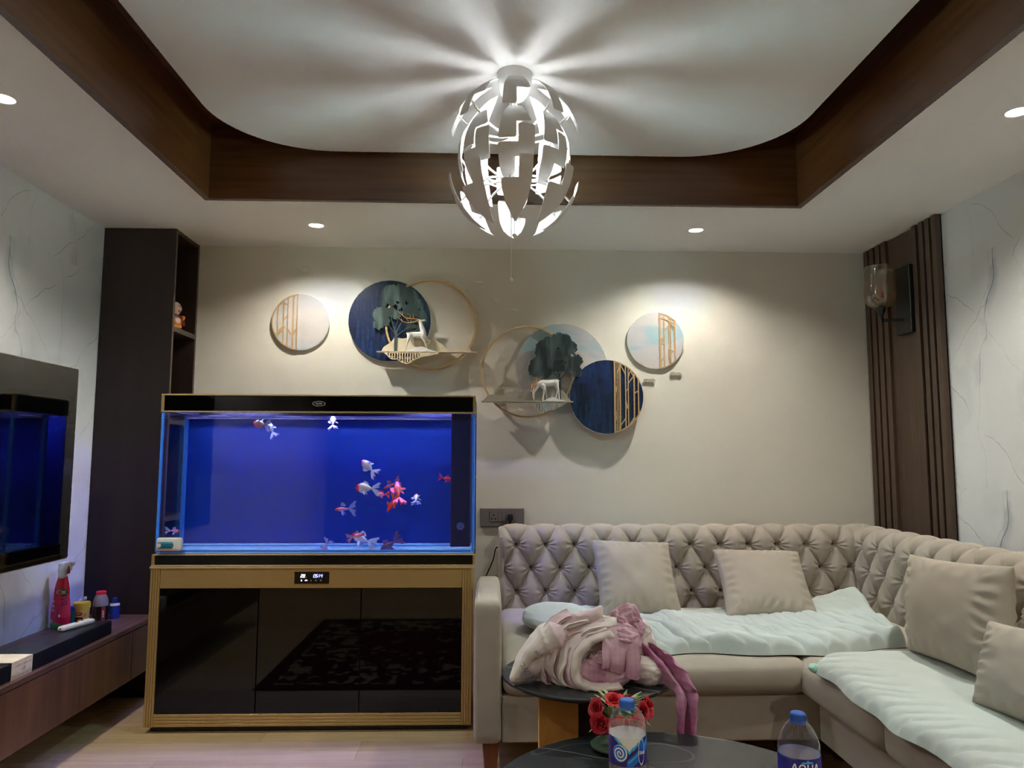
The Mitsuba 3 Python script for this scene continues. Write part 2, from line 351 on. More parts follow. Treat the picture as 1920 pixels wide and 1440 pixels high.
# ------------------------------------------------------------------ floating console
k = thing('media_console', 'floating walnut wood console under the television', 'cabinet')
kx1, kzb, kzt = -1.652, .157, .405
part(k, 'body', box(XL + .001, kx1 - .020, 1.2, 3.880, kzb + .004, kzt - .022), 'material_wood_cabinet', False)
part(k, 'top_board', box(XL + .001, kx1, 1.2, 3.8805, kzt - .022, kzt), 'material_wood_console_top', False)
for y0, y1 in ((1.2, 2.38), (2.384, 3.626), (3.630, 3.8805)):
    part(k, 'drawer_front', box(kx1 - .019, kx1 - .002, y0, y1, kzb, kzt - .026), 'material_wood_console', False)

# ------------------------------------------------------------------ aquarium stand
k = thing('aquarium_stand', 'gold framed aquarium stand with three black glass doors on the floor', 'cabinet')
sx0, sx1, sy0, sy1 = -1.483, -.068, 3.390, 3.840
part(k, 'carcass', box(sx0 + .01, sx1 - .01, sy0 + .012, sy1, .03, .690), 'material_black_plastic', False)
part(k, 'plinth', box(sx0 + .02, sx1 - .02, sy0 + .03, sy1, .0005, .03), 'material_black_plastic', False)
def fluted(x0, x1, z0, z1, vert, y0=3.388, n=4):
    ms = [box(x0, x1, y0 + .004, y0 + .016, z0, z1)]
    L = (x1 - x0) if vert else (z1 - z0)
    for i in range(n):
        a, b = (i + .08) / n * L, (i + .92) / n * L
        ms.append(box(x0 + a, x0 + b, y0, y0 + .006, z0, z1, .0012) if vert else box(x0, x1, y0, y0 + .006, z0 + a, z0 + b, .0012))
    return cat(ms)
part(k, 'side_rail', fluted(sx0, -1.440, .028, .700, True), 'material_gold', False)
part(k, 'side_rail', fluted(-.114, sx1, .028, .700, True), 'material_gold', False)
part(k, 'bottom_rail', fluted(-1.440, -.114, .028, .082, False), 'material_gold', False)
part(k, 'top_rail', box(-1.440, -.114, 3.389, 3.404, .615, .700), 'material_gold', False)
part(k, 'side_panel', box(sx0, sx0 + .01, sy0 + .014, sy1, .03, .700), 'material_gold', False)
part(k, 'side_panel', box(sx1 - .01, sx1, sy0 + .014, sy1, .03, .700), 'material_gold', False)
part(k, 'top_trim', box(sx0 - .004, sx1 + .004, 3.384, sy1, .700, .709), 'material_gold_rim', False)
for x0, x1 in ((-1.439, -1.010), (-1.006, -.561), (-.557, -.115)):
    part(k, 'door', box(x0, x1, 3.391, 3.400, .084, .614, .001), 'material_black_glass', False)
d = part(k, 'display', box(-.853, -.702, 3.3845, 3.390, .635, .686, .0008), 'material_black_glass', False, label='black control display with lit digits')
def seg(ch, x, z, w, h, t=.0016, sl=.18):
    S = {'a': (0, 1, 1, 1), 'b': (1, .5, 1, 1), 'c': (1, 0, 1, .5), 'd': (0, 0, 1, 0), 'e': (0, 0, 0, .5), 'f': (0, .5, 0, 1), 'g': (0, .5, 1, .5)}
    D = {'0': 'abcdef', '1': 'bc', '2': 'abged', '4': 'fgbc', '5': 'afgcd', '8': 'abcdefg'}
    return [LineString([(x + w * a + sl * h * b, z + h * b), (x + w * c + sl * h * e, z + h * e)]).buffer(t) for a, b, c, e in (S[s] for s in D[ch])]
M('digit_white', '#ffffff', .5); M('digit_blue', '#8fa0ff', .5)
def emit(parent, name, g, col, y, depth=.0006, label=None):
    kk = part(parent, name, wall_plate(g, y, depth), 'material_digit_white', False, label=label)
    scene[kk]['emitter'] = {'type': 'area', 'radiance': rgb(col)}
w2, h2 = .0065, .0125
g = unary_union(seg('2', -.826, .6625, w2, h2) + seg('8', -.8155, .6625, w2, h2) + [Point(-.803, .663).buffer(.0012)]); emit(d, 'digits', g, (.95, 1.0, 1.15), 3.384, label='white temperature digits')
g = unary_union(seg('0', -.770, .6625, w2, h2) + seg('5', -.7595, .6625, w2, h2) + seg('1', -.7515, .6625, w2, h2) + seg('4', -.739, .6625, w2, h2) + [Point(-.748, .666).buffer(.0009), Point(-.7473, .671).buffer(.0009)]); emit(d, 'digits', g, (.35, .42, 1.6), 3.384, label='blue clock digits')
drop = unary_union([Point(-.822, .6485).buffer(.0034), Polygon([(-.8252, .6497), (-.8188, .6497), (-.822, .6548)])])
cloud = unary_union([Point(-.8015, .650).buffer(.0034), Point(-.8055, .6492).buffer(.0024), Point(-.7975, .6492).buffer(.0024)])
emit(d, 'icon', drop, (1.0, .93, .9), 3.384); emit(d, 'icon', cloud, (1, 1, 1), 3.384)
small = unary_union([Polygon([(-.783, .6478), (-.7785, .6478), (-.779, .6515)]), LineString([(-.761, .651), (-.7585, .6475), (-.756, .651)]).buffer(.0005), LineString([(-.740, .648), (-.7375, .6515), (-.735, .648)]).buffer(.0005)])
emit(d, 'icon', small, (.18, .2, .17), 3.384)

# ------------------------------------------------------------------ aquarium
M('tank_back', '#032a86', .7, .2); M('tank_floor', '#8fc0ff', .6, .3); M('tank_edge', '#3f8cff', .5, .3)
M('tank_brace', '#c9c4f0', .5, .3); M('filter_box', '#0e1745', .3, .4); M('filter_grille', '#5f74c8', .5, .3); M('silver', '#d0ccca', .25, .5, metallic=.8)
M('hood_inner', '#cfd2dc', .6, .3)
scene['material_pane'] = {'type': 'thindielectric', 'int_ior': 1.5}
scene['material_water_top'] = {'type': 'thindielectric', 'int_ior': 1.33}
ax0, ax1, ay0, ayb, ay1 = -1.473, -.062, 3.398, 3.662, 3.838
gz0, gz1 = .768, 1.392
aq = thing('aquarium', 'large aquarium lit deep blue with goldfish inside, black hood, on the gold stand', 'aquarium')
hd = part(aq, 'hood', box(ax0, ax1, ay0 + .004, ay0 + .016, 1.398, 1.467), 'material_black_glass', False, label='black glass hood front')
part(hd, 'cover', box(ax0, ax1, ay0 + .004, ay1, 1.467, 1.474), 'material_gold_rim', False)
part(hd, 'side', box(ax0, ax0 + .010, ay0 + .016, ay1, 1.394, 1.467), 'material_black_plastic', False)
part(hd, 'side', box(ax1 - .010, ax1, ay0 + .016, ay1, 1.394, 1.467), 'material_black_plastic', False)
part(hd, 'rear', box(ax0 + .01, ax1 - .01, ay1 - .012, ay1, 1.394, 1.467), 'material_black_plastic', False)
part(hd, 'trim', box(ax0 - .003, ax1 + .003, ay0 - .002, ay0 + .018, 1.467, 1.474), 'material_gold_rim', False)
part(hd, 'trim', box(ax0 - .003, ax1 + .003, ay0 - .002, ay0 + .018, 1.391, 1.398), 'material_gold_rim', False)
part(hd, 'corner_post', box(ax0 - .003, ax0 + .010, ay0 - .001, ay0 + .016, 1.398, 1.467), 'material_gold', False)
part(hd, 'corner_post', box(ax1 - .010, ax1 + .003, ay0 - .001, ay0 + .016, 1.398, 1.467), 'material_gold', False)
el = affinity.scale(Point(0, 0).buffer(1, 32), .0295, .0120); em = affinity.translate(el.difference(affinity.scale(el, .88, .78, origin=(0, 0))), -.771, 1.433)
eb = part(hd, 'emblem', wall_plate(em, ay0 + .0015, .003), 'material_silver', False, label='silver oval emblem')
part(eb, 'lettering', cat([wall_plate(affinity.translate(Polygon([(-.019, .004), (-.009, .004), (-.013, -.004)]), -.771, 1.433), ay0 + .0025, .002)] + [wall_plate(affinity.translate(sbox(-.009 + i * .0062, -.0045, -.0042 + i * .0062, .0045).difference(sbox(-.0077 + i * .0062, -.0015 - .002 * (i % 2), -.0055 + i * .0062, .0012)), -.771, 1.433), ay0 + .0025, .002) for i in range(4)]), 'material_silver', False)
lp = part(hd, 'lamp', plain(ax0 + .03, ax1 - .03, 3.44, 3.64, 1.452, 1.466), 'material_black_plastic', False)
for yy in (3.475, 3.560):
    e = part(lp, 'light_strip', plain(ax0 + .06, -.095, yy, yy + .022, 1.446, 1.4515), 'material_hood_inner', False, label='blue violet light strip')
    scene[e]['emitter'] = {'type': 'area', 'radiance': rgb(TANK_L)}
for yy, zz in ((3.4575, 1.402), (3.527, 1.402), (3.600, 1.432)): part(lp, 'baffle', plain(ax0 + .05, -.085, yy, yy + .003, zz, 1.452), 'material_black_plastic', False)
for i in range(17): part(lp, 'baffle', plain(ax0 + .055 + i * .0815, ax0 + .0575 + i * .0815, 3.4606, 3.5998, 1.402, 1.452), 'material_black_plastic', False)
bs = part(aq, 'base', box(ax0 - .006, ax1 + .002, ay0 - .006, ay0 + .014, .716, .757), 'material_black_glass', False, label='black glass base strip')
part(bs, 'core', box(ax0, ax1, ay0 + .016, ay1, .7095, .757), 'material_black_plastic', False)
part(bs, 'trim', box(ax0 - .010, ax1 + .006, ay0 - .010, ay0 + .012, .7095, .716), 'material_gold_rim', False)
part(bs, 'trim', box(ax0 - .008, ax1 + .004, ay0 - .008, ay0 + .014, .757, .7615), 'material_gold_rim', False)
part(bs, 'corner_post', box(ax0 - .009, ax0 + .005, ay0 - .009, ay0 + .012, .716, .757), 'material_gold', False)
part(bs, 'corner_post', box(ax1 - .006, ax1 + .005, ay0 - .009, ay0 + .012, .716, .757), 'material_gold', False)
def quad(p): return tm(p, [[0, 1, 2], [0, 2, 3]])
part(aq, 'pane', quad([(ax0 + .004, ay0 + .004, gz0), (ax1 - .004, ay0 + .004, gz0), (ax1 - .004, ay0 + .004, gz1), (ax0 + .004, ay0 + .004, gz1)]), 'material_pane', False, label='front glass pane')
part(aq, 'pane', quad([(ax0 + .002, ayb, gz0), (ax0 + .002, ay0 + .006, gz0), (ax0 + .002, ay0 + .006, gz1), (ax0 + .002, ayb, gz1)]), 'material_pane', False, label='left glass pane')
part(aq, 'pane', quad([(ax1 - .002, ay0 + .006, gz0), (ax1 - .002, ayb, gz0), (ax1 - .002, ayb, gz1), (ax1 - .002, ay0 + .006, gz1)]), 'material_pane', False, label='right glass pane')
part(aq, 'back_panel', box(ax0, ax1, ayb, ayb + .008, gz0 - .006, gz1), 'material_tank_back', False, label='deep blue background panel')
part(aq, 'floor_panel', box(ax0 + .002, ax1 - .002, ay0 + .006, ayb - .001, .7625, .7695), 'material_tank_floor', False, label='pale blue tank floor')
rc = part(aq, 'rear_chamber', box(ax0, ax1, ay1 - .020, ay1 - .013, .758, 1.392), 'material_tank_back', False, label='rear filter chamber')
for xs in (ax0 + .002, ax1 - .002):
    pn = [(xs, ay1 - .021, gz0), (xs, ayb + .009, gz0), (xs, ayb + .009, gz1), (xs, ay1 - .021, gz1)]
    part(rc, 'pane', quad(pn if xs < -1 else [pn[1], pn[0], pn[3], pn[2]]), 'material_pane', False)
for x0, x1 in ((ax0 + .06, -1.10), (-.42, -.095)):
    e = part(rc, 'light_strip', plain(x0, x1, 3.735, 3.757, 1.446, 1.4515), 'material_hood_inner', False)
    scene[e]['emitter'] = {'type': 'area', 'radiance': rgb(TANK_L)}
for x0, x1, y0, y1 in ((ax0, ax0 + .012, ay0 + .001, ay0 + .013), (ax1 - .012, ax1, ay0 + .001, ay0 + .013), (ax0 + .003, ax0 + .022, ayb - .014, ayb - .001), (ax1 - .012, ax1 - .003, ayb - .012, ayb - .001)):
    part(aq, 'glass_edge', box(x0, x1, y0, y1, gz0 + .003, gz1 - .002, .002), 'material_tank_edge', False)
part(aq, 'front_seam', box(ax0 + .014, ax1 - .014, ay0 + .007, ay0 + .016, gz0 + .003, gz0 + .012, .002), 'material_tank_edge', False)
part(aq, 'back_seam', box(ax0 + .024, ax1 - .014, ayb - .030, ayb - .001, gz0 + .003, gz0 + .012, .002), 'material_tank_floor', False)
part(aq, 'brace', box(ax0 + .022, -.085, ayb - .035, ayb - .001, 1.374, 1.388), 'material_tank_brace', False)
fb = part(aq, 'filter_box', box(-.171, -.080, 3.425, 3.500, .790, 1.391, .003), 'material_filter_box', False, label='dark blue filter column')
gr = Point(-.125, .882).buffer(.0165, 20)
gg = gr.difference(gr.buffer(-.002)).union(unary_union([LineString([(-.125 - .03 + i * .005, .85), (-.125 - .03 + i * .005 + .03, .91)]).buffer(.0006) for i in range(8)] + [LineString([(-.125 + .03 - i * .005, .85), (-.125 + .03 - i * .005 - .03, .91)]).buffer(.0006) for i in range(8)]).intersection(gr))
part(fb, 'grille', wall_plate(gg, 3.4235, .003), 'material_filter_grille', False)
u, v = np.meshgrid(np.linspace(ax0 + .006, ax1 - .006, 120), np.linspace(ay0 + .008, ayb - .003, 24), indexing='ij')
P = np.stack([u, v, 1.376 + .004 * (meshkit.fbm(np.stack([u * 9, v * 12, u * 0], -1), 3) - .5)], -1)
part(aq, 'water_surface', grid(P), 'material_water_top', True, label='rippled water surface')
WATER = plain(ax0 + .006, ax1 - .006, ay0 + .008, ayb - .0035, .7735, 1.366)
scene['material_clear'] = {'type': 'null'}
if USE_MEDIUM:
    kk = part(aq, 'water', WATER, 'material_clear', False, label='clear blue water')
    scene[kk]['interior'] = {'type': 'homogeneous', 'albedo': rgb((.03, .26, .97)), 'sigma_t': .30}
#==PART3==
# ------------------------------------------------------------------ pendant lamp
PX, PY, PZ, PR = .088, 2.630, 2.280, .2385
k = thing('pendant_lamp', 'round white pendant lamp of many open petal shells, hanging in the ceiling recess', 'lamp')
part(k, 'canopy', lathe([(.0005, HP), (.064, HP), (.064, HP - .02), (.062, HP - .045), (.052, HP - .075), (.038, HP - .095), (.02, HP - .104), (.0005, HP - .105)][::-1], 40, (PX, PY, 0)), 'material_white_shell', 30)
part(k, 'stem', tube([(PX, PY, HP - .1), (PX, PY, PZ + .03)], .006, 10), 'material_white_plastic', 30)
part(k, 'hub', lathe([(.0005, -.012), (.014, -.012), (.014, .012), (.0005, .012)], 20, (PX, PY, PZ + .085)), 'material_white_plastic', 30)
part(k, 'hub', lathe([(.0005, -.012), (.022, -.012), (.022, .012), (.0005, .012)], 20, (PX, PY, PZ - .085)), 'material_white_plastic', 30)
part(k, 'socket', lathe([(.0005, .0), (.013, .0), (.013, .04), (.0005, .04)], 20, (PX, PY, PZ + .065)), 'material_white_plastic', 30)
b = part(k, 'bulb', lump((PX, PY, PZ + .012), (.052, .052, .052), sub=3, amp=0), 'material_white_plastic', True, label='glowing bulb')
scene[b]['emitter'] = {'type': 'area', 'radiance': rgb(PEND_L)}
def shell(outline, rad, cz, lam0, thick=.0022):
    """outline: polygon in degrees (longitude within the gore, latitude); bent onto a sphere of radius rad"""
    g = Polygon(outline).buffer(-2.2, 4).buffer(2.2, 4)
    top = trimesh.creation.extrude_polygon(g, 1.0, engine='earcut')
    top = trimesh.Trimesh(*trimesh.remesh.subdivide_to_size(top.vertices, top.faces, 7.0), process=True)
    v = top.vertices; la, ph = np.radians(v[:, 0] + lam0), np.radians(v[:, 1]); r = rad + thick * (v[:, 2] - .5)
    top.vertices = np.c_[PX + r * np.cos(ph) * np.sin(la), PY - r * np.cos(ph) * np.cos(la), cz + r * np.sin(ph)]
    return top
G, GI = 14.0, 18.0
top_out = [(-12, 12), (0, 12), (0, 31), (G, 31), (13, 40), (11, 52), (8, 62), (0, 70), (-8, 62), (-11, 52), (-12.5, 38)]
bot_out = [(G, -6), (2, -6), (2, -25), (-G, -25), (-G, -34), (-12, -46), (-6, -58), (0, -66), (6, -58), (12, -46), (G, -32)]
cap_in = [(-GI, -2), (0, -2), (0, 15), (16, 16), (11, 30), (7, 37), (-9, 37), (-13, 30)]
z_in = [(GI, 13), (2, 13), (2, -6), (-GI, -6), (-GI, -30), (-15, -42), (-1, -42), (-1, -20), (GI, -20)]
NG = 8
for i in range(NG):
    lam = i * 360 / NG
    for nm, o, rr, cz in (('outer_shell', top_out, PR, PZ + .049), ('outer_shell', bot_out, PR, PZ - .051), ('inner_shell', cap_in, PR * .86, PZ), ('inner_shell', z_in, PR * .86, PZ)):
        part(k, nm, shell(o, rr, cz, lam), 'material_white_shell', 40)
def ptp(rad, cz, lam, ph):
    la, p = math.radians(lam), math.radians(ph); return np.array([PX + rad * math.cos(p) * math.sin(la), PY - rad * math.cos(p) * math.cos(la), cz + rad * math.sin(p)])
for i in range(NG):
    lam = i * 360 / NG - 6
    for rad, cz, ph, hub in ((PR - .002, PZ + .049, 30, .085), (PR - .002, PZ - .051, -30, -.085), (PR * .86 - .002, PZ, 4, -.085)):
        e = ptp(rad, cz, lam, ph); c = np.array([PX, PY, PZ + hub]); d = (e - c); d2 = np.array([d[0], d[1], 0]); mid = c + d2 * .55 + np.array([0, 0, d[2] * .15])
        part(k, 'arm', tube(spline([c + d2 * .08, mid, e], 8), .0042, 6), 'material_white_plastic', 40)
for (cx, cy, z1) in ((PX - .012, PY - .05, 1.820), (PX + .0, PY - .045, 1.985)):
    cd = part(k, 'pull_cord', tube([(cx, cy, PZ - .09), (cx, cy, z1)], .0015, 5), 'material_white_plastic', 30)
    part(cd, 'bead', lump((cx, cy, z1 - .004), (.0085, .0085, .0085), sub=3, amp=0), 'material_white_plastic')

# ------------------------------------------------------------------ sectional sofa
sf = thing('sectional_sofa', 'L shaped beige sectional sofa with a deep buttoned back along two walls', 'sofa')
YI, XI, ZS = 3.930, 1.935, .425        # inner faces of the backs, seat height
def back_profile(v):
    """(depth behind the inner face, height, normal depth, normal height) along the front and over the rolled top"""
    zt, r = .745, .075
    L1 = zt - .30; L = L1 + r * np.pi * .78
    s = v * L
    a = np.clip((s - L1) / r, 0, None)
    lean = .03
    d = np.where(s < L1, -0.02 + lean * s / L1, -.02 + lean + r * (1 - np.cos(a)))
    h = np.where(s < L1, .30 + s, zt + r * np.sin(a))
    nd = np.where(s < L1, -1.0, -np.cos(a)); nh = np.where(s < L1, 0.0, np.sin(a))
    return d, h, nd, nh, s
def tuft(u, s, off):
    """u along the back in metres, s along the profile; buttons on a diamond lattice"""
    A, B = .153, .236                      # column spacing, spacing of equal rows
    uu, ss = (u - off) / A, (s - .205) / B
    a, b = uu + ss, uu - ss
    fa, fb = np.abs(np.sin(np.pi * a)), np.abs(np.sin(np.pi * b))
    puff = (fa ** .55) * (fb ** .55)
    fade = np.clip((s - .03) / .10, 0, 1)
    ia, ib = np.round(a), np.round(b)
    du, ds = (uu - (ia + ib) / 2) * A, (ss - (ia - ib) / 2) * B
    r = np.hypot(du, ds); th = np.arctan2(ds, du)
    pleat = np.cos(th * 11 + 1.3 * np.sin(3 * th) + ia * 2.1) * np.exp(-((r - .030) / .024) ** 2) * .0036
    dip = -.034 * np.exp(-(r / .0145) ** 2)
    h = .038 * puff + dip + pleat
    h = (h - .006) * fade + .012 * (1 - fade); q = np.clip((s - .465) / .085, 0, 1); q = q * q * (3 - 2 * q)
    return h * (1 - .72 * q) + .019 * .72 * q, (A, B)
def tufted(length, nu, nv, off, mitre0, mitre1):
    u0, v0 = np.meshgrid(np.linspace(0, 1, nu), np.linspace(0, 1, nv), indexing='ij')
    d, h, nd, nh, s = back_profile(v0)
    lo = d * mitre0; hi = length + d * mitre1
    u = lo + (hi - lo) * u0
    t, _ = tuft(u, s, off)
    edge = np.minimum(1, np.minimum((u - lo) / .03 + (1 if mitre0 else 0), (hi - u) / .03 + (1 if mitre1 else 0)).clip(0, 1) ** .5)
    t = t * edge
    return u, d + nd * t, h + nh * t
u, d, h = tufted(XI - .055, 520, 200, .092, 0, 1)
bk = part(sf, 'backrest', grid(np.stack([.055 + u, YI + d, h], -1)), 'material_sofa', True, label='deep buttoned backrest along the rear wall')
part(bk, 'core', cat([box(.058, XR - .04, YI + .045, YB - .004, .13, .70), rbox(.056, .085, YI - .012, YI + .20, .30, .785, .014)]), 'material_sofa', 30)
u2, d2, h2 = tufted(2.7, 600, 170, .06, -1, 0)
bk2 = part(sf, 'backrest', grid(np.stack([XI + d2, YI - u2, h2], -1)[::-1]), 'material_sofa', True, label='deep buttoned backrest along the right wall')
part(bk2, 'core', box(XI + .045, XR - .036, YI - 2.7, YB - .01, .13, .70), 'material_sofa', 30)
def buttons(parent, off, length, place):
    A, B = .153, .236
    for row, s in ((-1, .087), (0, .205), (1, .323), (2, .441)):
        for i in range(-1, int(length / A) + 1):
            u = off + (i + .5 * (row % 2)) * A
            if .03 < u < length - .02: part(parent, 'button', place(u, s), 'material_sofa_button', True)
def btn(n_axis):
    def f(u, s):
        d_, h_, nd, nh, _ = back_profile(np.array(s / (.445 + .075 * np.pi * .78)))
        d_ = float(d_) - float(nd) * .036; h_ = float(h_) - float(nh) * .036
        c = (.055 + u, YI + d_, h_) if n_axis == 1 else (XI + d_, YI - u, h_)
        r = (.011, .006, .011) if n_axis == 1 else (.006, .011, .011)
        return lump(c, r, sub=1, amp=0)
    return f
buttons(bk, .092, XI - .055, btn(1)); buttons(bk2, .06, 2.2, btn(0))
part(sf, 'armrest', rbox(-.050, .054, 2.885, 3.52, .128, .648, .022, (10, 24, 20), (.003, .004, .006)), 'material_sofa', 40, label='narrow left armrest')
part(sf, 'base', box(.056, 1.30, 2.905, YI + .05, .128, .298, .006), 'material_sofa', 30)
part(sf, 'base', box(1.262, XI + .05, 1.0, 2.90, .128, .282, .006), 'material_sofa', 30)
sc = rbox(.058, 1.232, 2.880, YI + .01, .296, ZS, .045, (30, 24, 10), (0, .018, .008))
part(sf, 'seat_cushion', sc, 'material_sofa', 40)
part(sf, 'seat_seam', tube([(.150, 3.05, ZS + .0012), (.152, 3.3, ZS + .0022), (.148, 3.72, ZS + .001)], .0014, 5), 'material_sofa_button', 30)
part(sf, 'seat_cushion', rbox(1.205, XI + .01, 2.352, YI - .0, .280, ZS, .05, (24, 34, 10), (.016, 0, .006)), 'material_sofa', 40)
part(sf, 'seat_cushion', rbox(1.205, XI + .01, 1.35, 2.346, .280, ZS, .05, (24, 34, 10), (.016, 0, .006)), 'material_sofa', 40)
for x, y in ((.015, 2.945), (1.32, 2.60), (.06, 4.05), (1.32, 1.2)):
    part(sf, 'leg', hullspheres([((x + a * .017, y + b * .017, .006), .005) for a in (-1, 1) for b in (-1, 1)] + [((x + a * .026, y + b * .026, .125), .006) for a in (-1, 1) for b in (-1, 1)], 8), 'material_leg_wood', 30)

# ------------------------------------------------------------------ throw pillows
def pillow(c00, c10, c11, c01, thick, n=56, seed=0, conc=.07):
    """corners: top left, top right, bottom right, bottom left"""
    c00, c10, c11, c01 = map(lambda c: np.asarray(c, float), (c00, c10, c11, c01))
    nrm = np.cross(c10 - c00, c01 - c00); nrm /= np.linalg.norm(nrm)
    vs, fs, at = [], [], 0
    for side in (-1, 1):
        s, t = np.meshgrid(np.linspace(-1, 1, n), np.linspace(-1, 1, n), indexing='ij')
        s, t = np.sin(s * np.pi / 2) * .5 + s * .5, np.sin(t * np.pi / 2) * .5 + t * .5
        S = s * (1 - conc * (1 - t ** 2) * np.abs(s)); Tt = t * (1 - conc * (1 - s ** 2) * np.abs(t))
        a, b = (S + 1) / 2, (Tt + 1) / 2
        p = (c00 * ((1 - a) * (1 - b))[..., None] + c10 * (a * (1 - b))[..., None] + c11 * (a * b)[..., None] + c01 * ((1 - a) * b)[..., None])
        e = np.clip(1 - s ** 2, 0, 1) * np.clip(1 - t ** 2, 0, 1)
        h = thick * e ** .42
        edge = np.maximum(np.abs(s), np.abs(t))
        ang = np.where(np.abs(s) > np.abs(t), t, s)
        wr = np.sin(ang * 26 + 6 * meshkit.noise(np.stack([s * 2, t * 2, s * 0 + seed], -1), seed)) * np.exp(-((edge - .84) / .13) ** 2) * .007
        big = (meshkit.fbm(np.stack([s * 1.6 + seed * 3, t * 1.6, s * 0 + side], -1), 3, seed) - .5) * .022
        h = np.maximum(h + (wr + big) * e ** .3, 0)
        vs.append((p + side * h[..., None] * nrm).reshape(-1, 3))
        i = np.arange(n * n).reshape(n, n) + at
        q = np.stack([i[:-1, :-1], i[1:, :-1], i[1:, 1:], i[:-1, 1:]], -1).reshape(-1, 4)
        if side < 0: q = q[:, ::-1]
        fs.append(np.vstack([q[:, [0, 1, 2]], q[:, [0, 2, 3]]])); at += n * n
    m = trimesh.Trimesh(np.vstack(vs), np.vstack(fs), process=True); m.merge_vertices(digits_vertex=5)
    if m.volume < 0: m.invert()
    return m
def cushion(label, *a, **kw):
    kk = thing('throw_pillow', label, 'cushion', 'beige throw pillows on the sofa')
    m = pillow(*a, **kw); part(kk, 'cover', m, 'material_pillow', True)
    return kk
cushion('beige throw pillow leaning on the sofa back behind the pink bedding, leftmost pillow', (.508, 3.73, .787), (.897, 3.73, .775), (.888, 3.43, .472), (.506, 3.43, .470), .075, seed=1)
cushion('beige throw pillow leaning on the rear sofa back, second from the aquarium', (1.118, 3.74, .738), (1.552, 3.74, .728), (1.502, 3.41, .472), (1.076, 3.41, .472), .075, seed=2)
cushion('large beige throw pillow leaning on the right sofa back, beside the front pillow', (1.700, 3.001, .812), (1.690, 2.385, .849), (1.60, 2.31, .478), (1.572, 2.81, .480), .085, seed=3)
cushion('beige throw pillow cut by the right picture edge, in front of the large pillow', (1.560, 2.328, .692), (1.62, 1.84, .72), (1.50, 1.74, .470), (1.441, 2.25, .470), .085, seed=4)

# ------------------------------------------------------------------ mint quilts
def quilt(corners, thick, z0, nu=150, nv=60, seed=0, front=None, extra=None, fold=1.0, lumps=0.0):
    """corners: rear left, rear right, front right, front left in (x, y); a soft sheet with gathered edges"""
    c = [np.asarray(q, float) for q in corners]
    a, b = np.meshgrid(np.linspace(0, 1, nu), np.linspace(0, 1, nv), indexing='ij')
    p = c[0] * ((1 - a) * (1 - b))[..., None] + c[1] * (a * (1 - b))[..., None] + c[2] * (a * b)[..., None] + c[3] * ((1 - a) * b)[..., None]
    if front is not None:
        off = np.interp(a, *zip(*front)); p[..., 1] += off * b ** 2
    w = np.stack([p[..., 0] * 7, p[..., 1] * 7, p[..., 0] * 0 + seed], -1)
    ea, eb = np.minimum(a, 1 - a) * 2, np.minimum(b, 1 - b) * 2
    prof = np.clip(1 - (1 - np.clip(ea * 14, 0, 1)) ** 2.2, 0, 1) ** .6 * np.clip(1 - (1 - np.clip(eb * 8, 0, 1)) ** 2.2, 0, 1) ** .6
    wav = meshkit.fbm(w * 1.0, 4, seed) - .5
    fx = p[..., 0] * 30 + 5.5 * (meshkit.fbm(w * .8 + 5, 2, seed + 3)) + p[..., 1] * 9
    gather = (1 - np.abs(np.sin(fx))) ** 3 * np.clip((b - .25) / .7, 0, 1) ** 1.0 + .5 * (1 - np.abs(np.sin(fx * 1.63 + 1))) ** 4 * np.clip(1 - np.abs(b - .6) * 2.5, 0, 1)
    zz = z0 + thick * prof + (wav * lumps - gather * .024 * fold) * prof
    if extra is not None: zz = zz + extra(p[..., 0], p[..., 1]) * prof
    p[..., 1] += .012 * np.sin(fx * .5) * b ** 4 * fold
    top = np.stack([p[..., 0], p[..., 1], zz], -1)
    bot = top.copy(); bot[..., 2] = z0 - .001
    m1, m2 = grid(top), grid(bot); m = cat([m1, m2])
    if m1.face_normals[:, 2].mean() < 0: m1.invert()
    else: m2.invert()
    return cat([m1, m2])
kk = thing('quilt', 'pale mint quilt spread along the rear sofa seat, rolled at its left end', 'quilt')
def bumps(x, y):
    return .05 * np.exp(-(((x - 1.80) / .10) ** 2 + ((y - 3.66) / .14) ** 2)) + .012 * np.sin(x * 9 + y * 4) * np.exp(-((x - 1.0) / .4) ** 2) + .018 * np.exp(-((x - 1.65) / .2) ** 2)
part(kk, 'sheet', quilt([(.36, 3.60), (1.86, 3.74), (1.70, 3.00), (.44, 2.94)], .058, ZS + .008, 260, 70, 3, front=[(0, .02), (.15, .0), (.35, .015), (.55, -.035), (.68, -.06), (.78, .0), (1, .04)], extra=bumps, lumps=.06), 'material_mint', True)
rl = lump((.325, 3.40, .478), (.170, .20, .064), (0, .06, .1), seed=4, amp=.10, sub=5)
v = rl.vertices; v[:, 2] = np.maximum(v[:, 2], ZS + .006); rl.vertices = v
part(kk, 'rolled_end', rl, 'material_mint', True, label='plump rolled end')
fm = cat([tube(spline([(.205 + .01 * i, 3.235 - .004 * i, .452 + .013 * (i % 2)), (.25 + .012 * i, 3.200, .438 + .010 * i), (.31 + .01 * i, 3.215, .447 + .006 * i), (.38, 3.25, .440 + .004 * i)], 14), np.interp(np.linspace(0, 1, 14), [0, .3, 1], [.004, .012, .005]), 8) for i in range(4)])
part(kk, 'gathered_edge', fm, 'material_mint', 60)
kk = thing('quilt', 'pale mint quilt laid along the right hand sofa seat, with a gathered front edge', 'quilt')
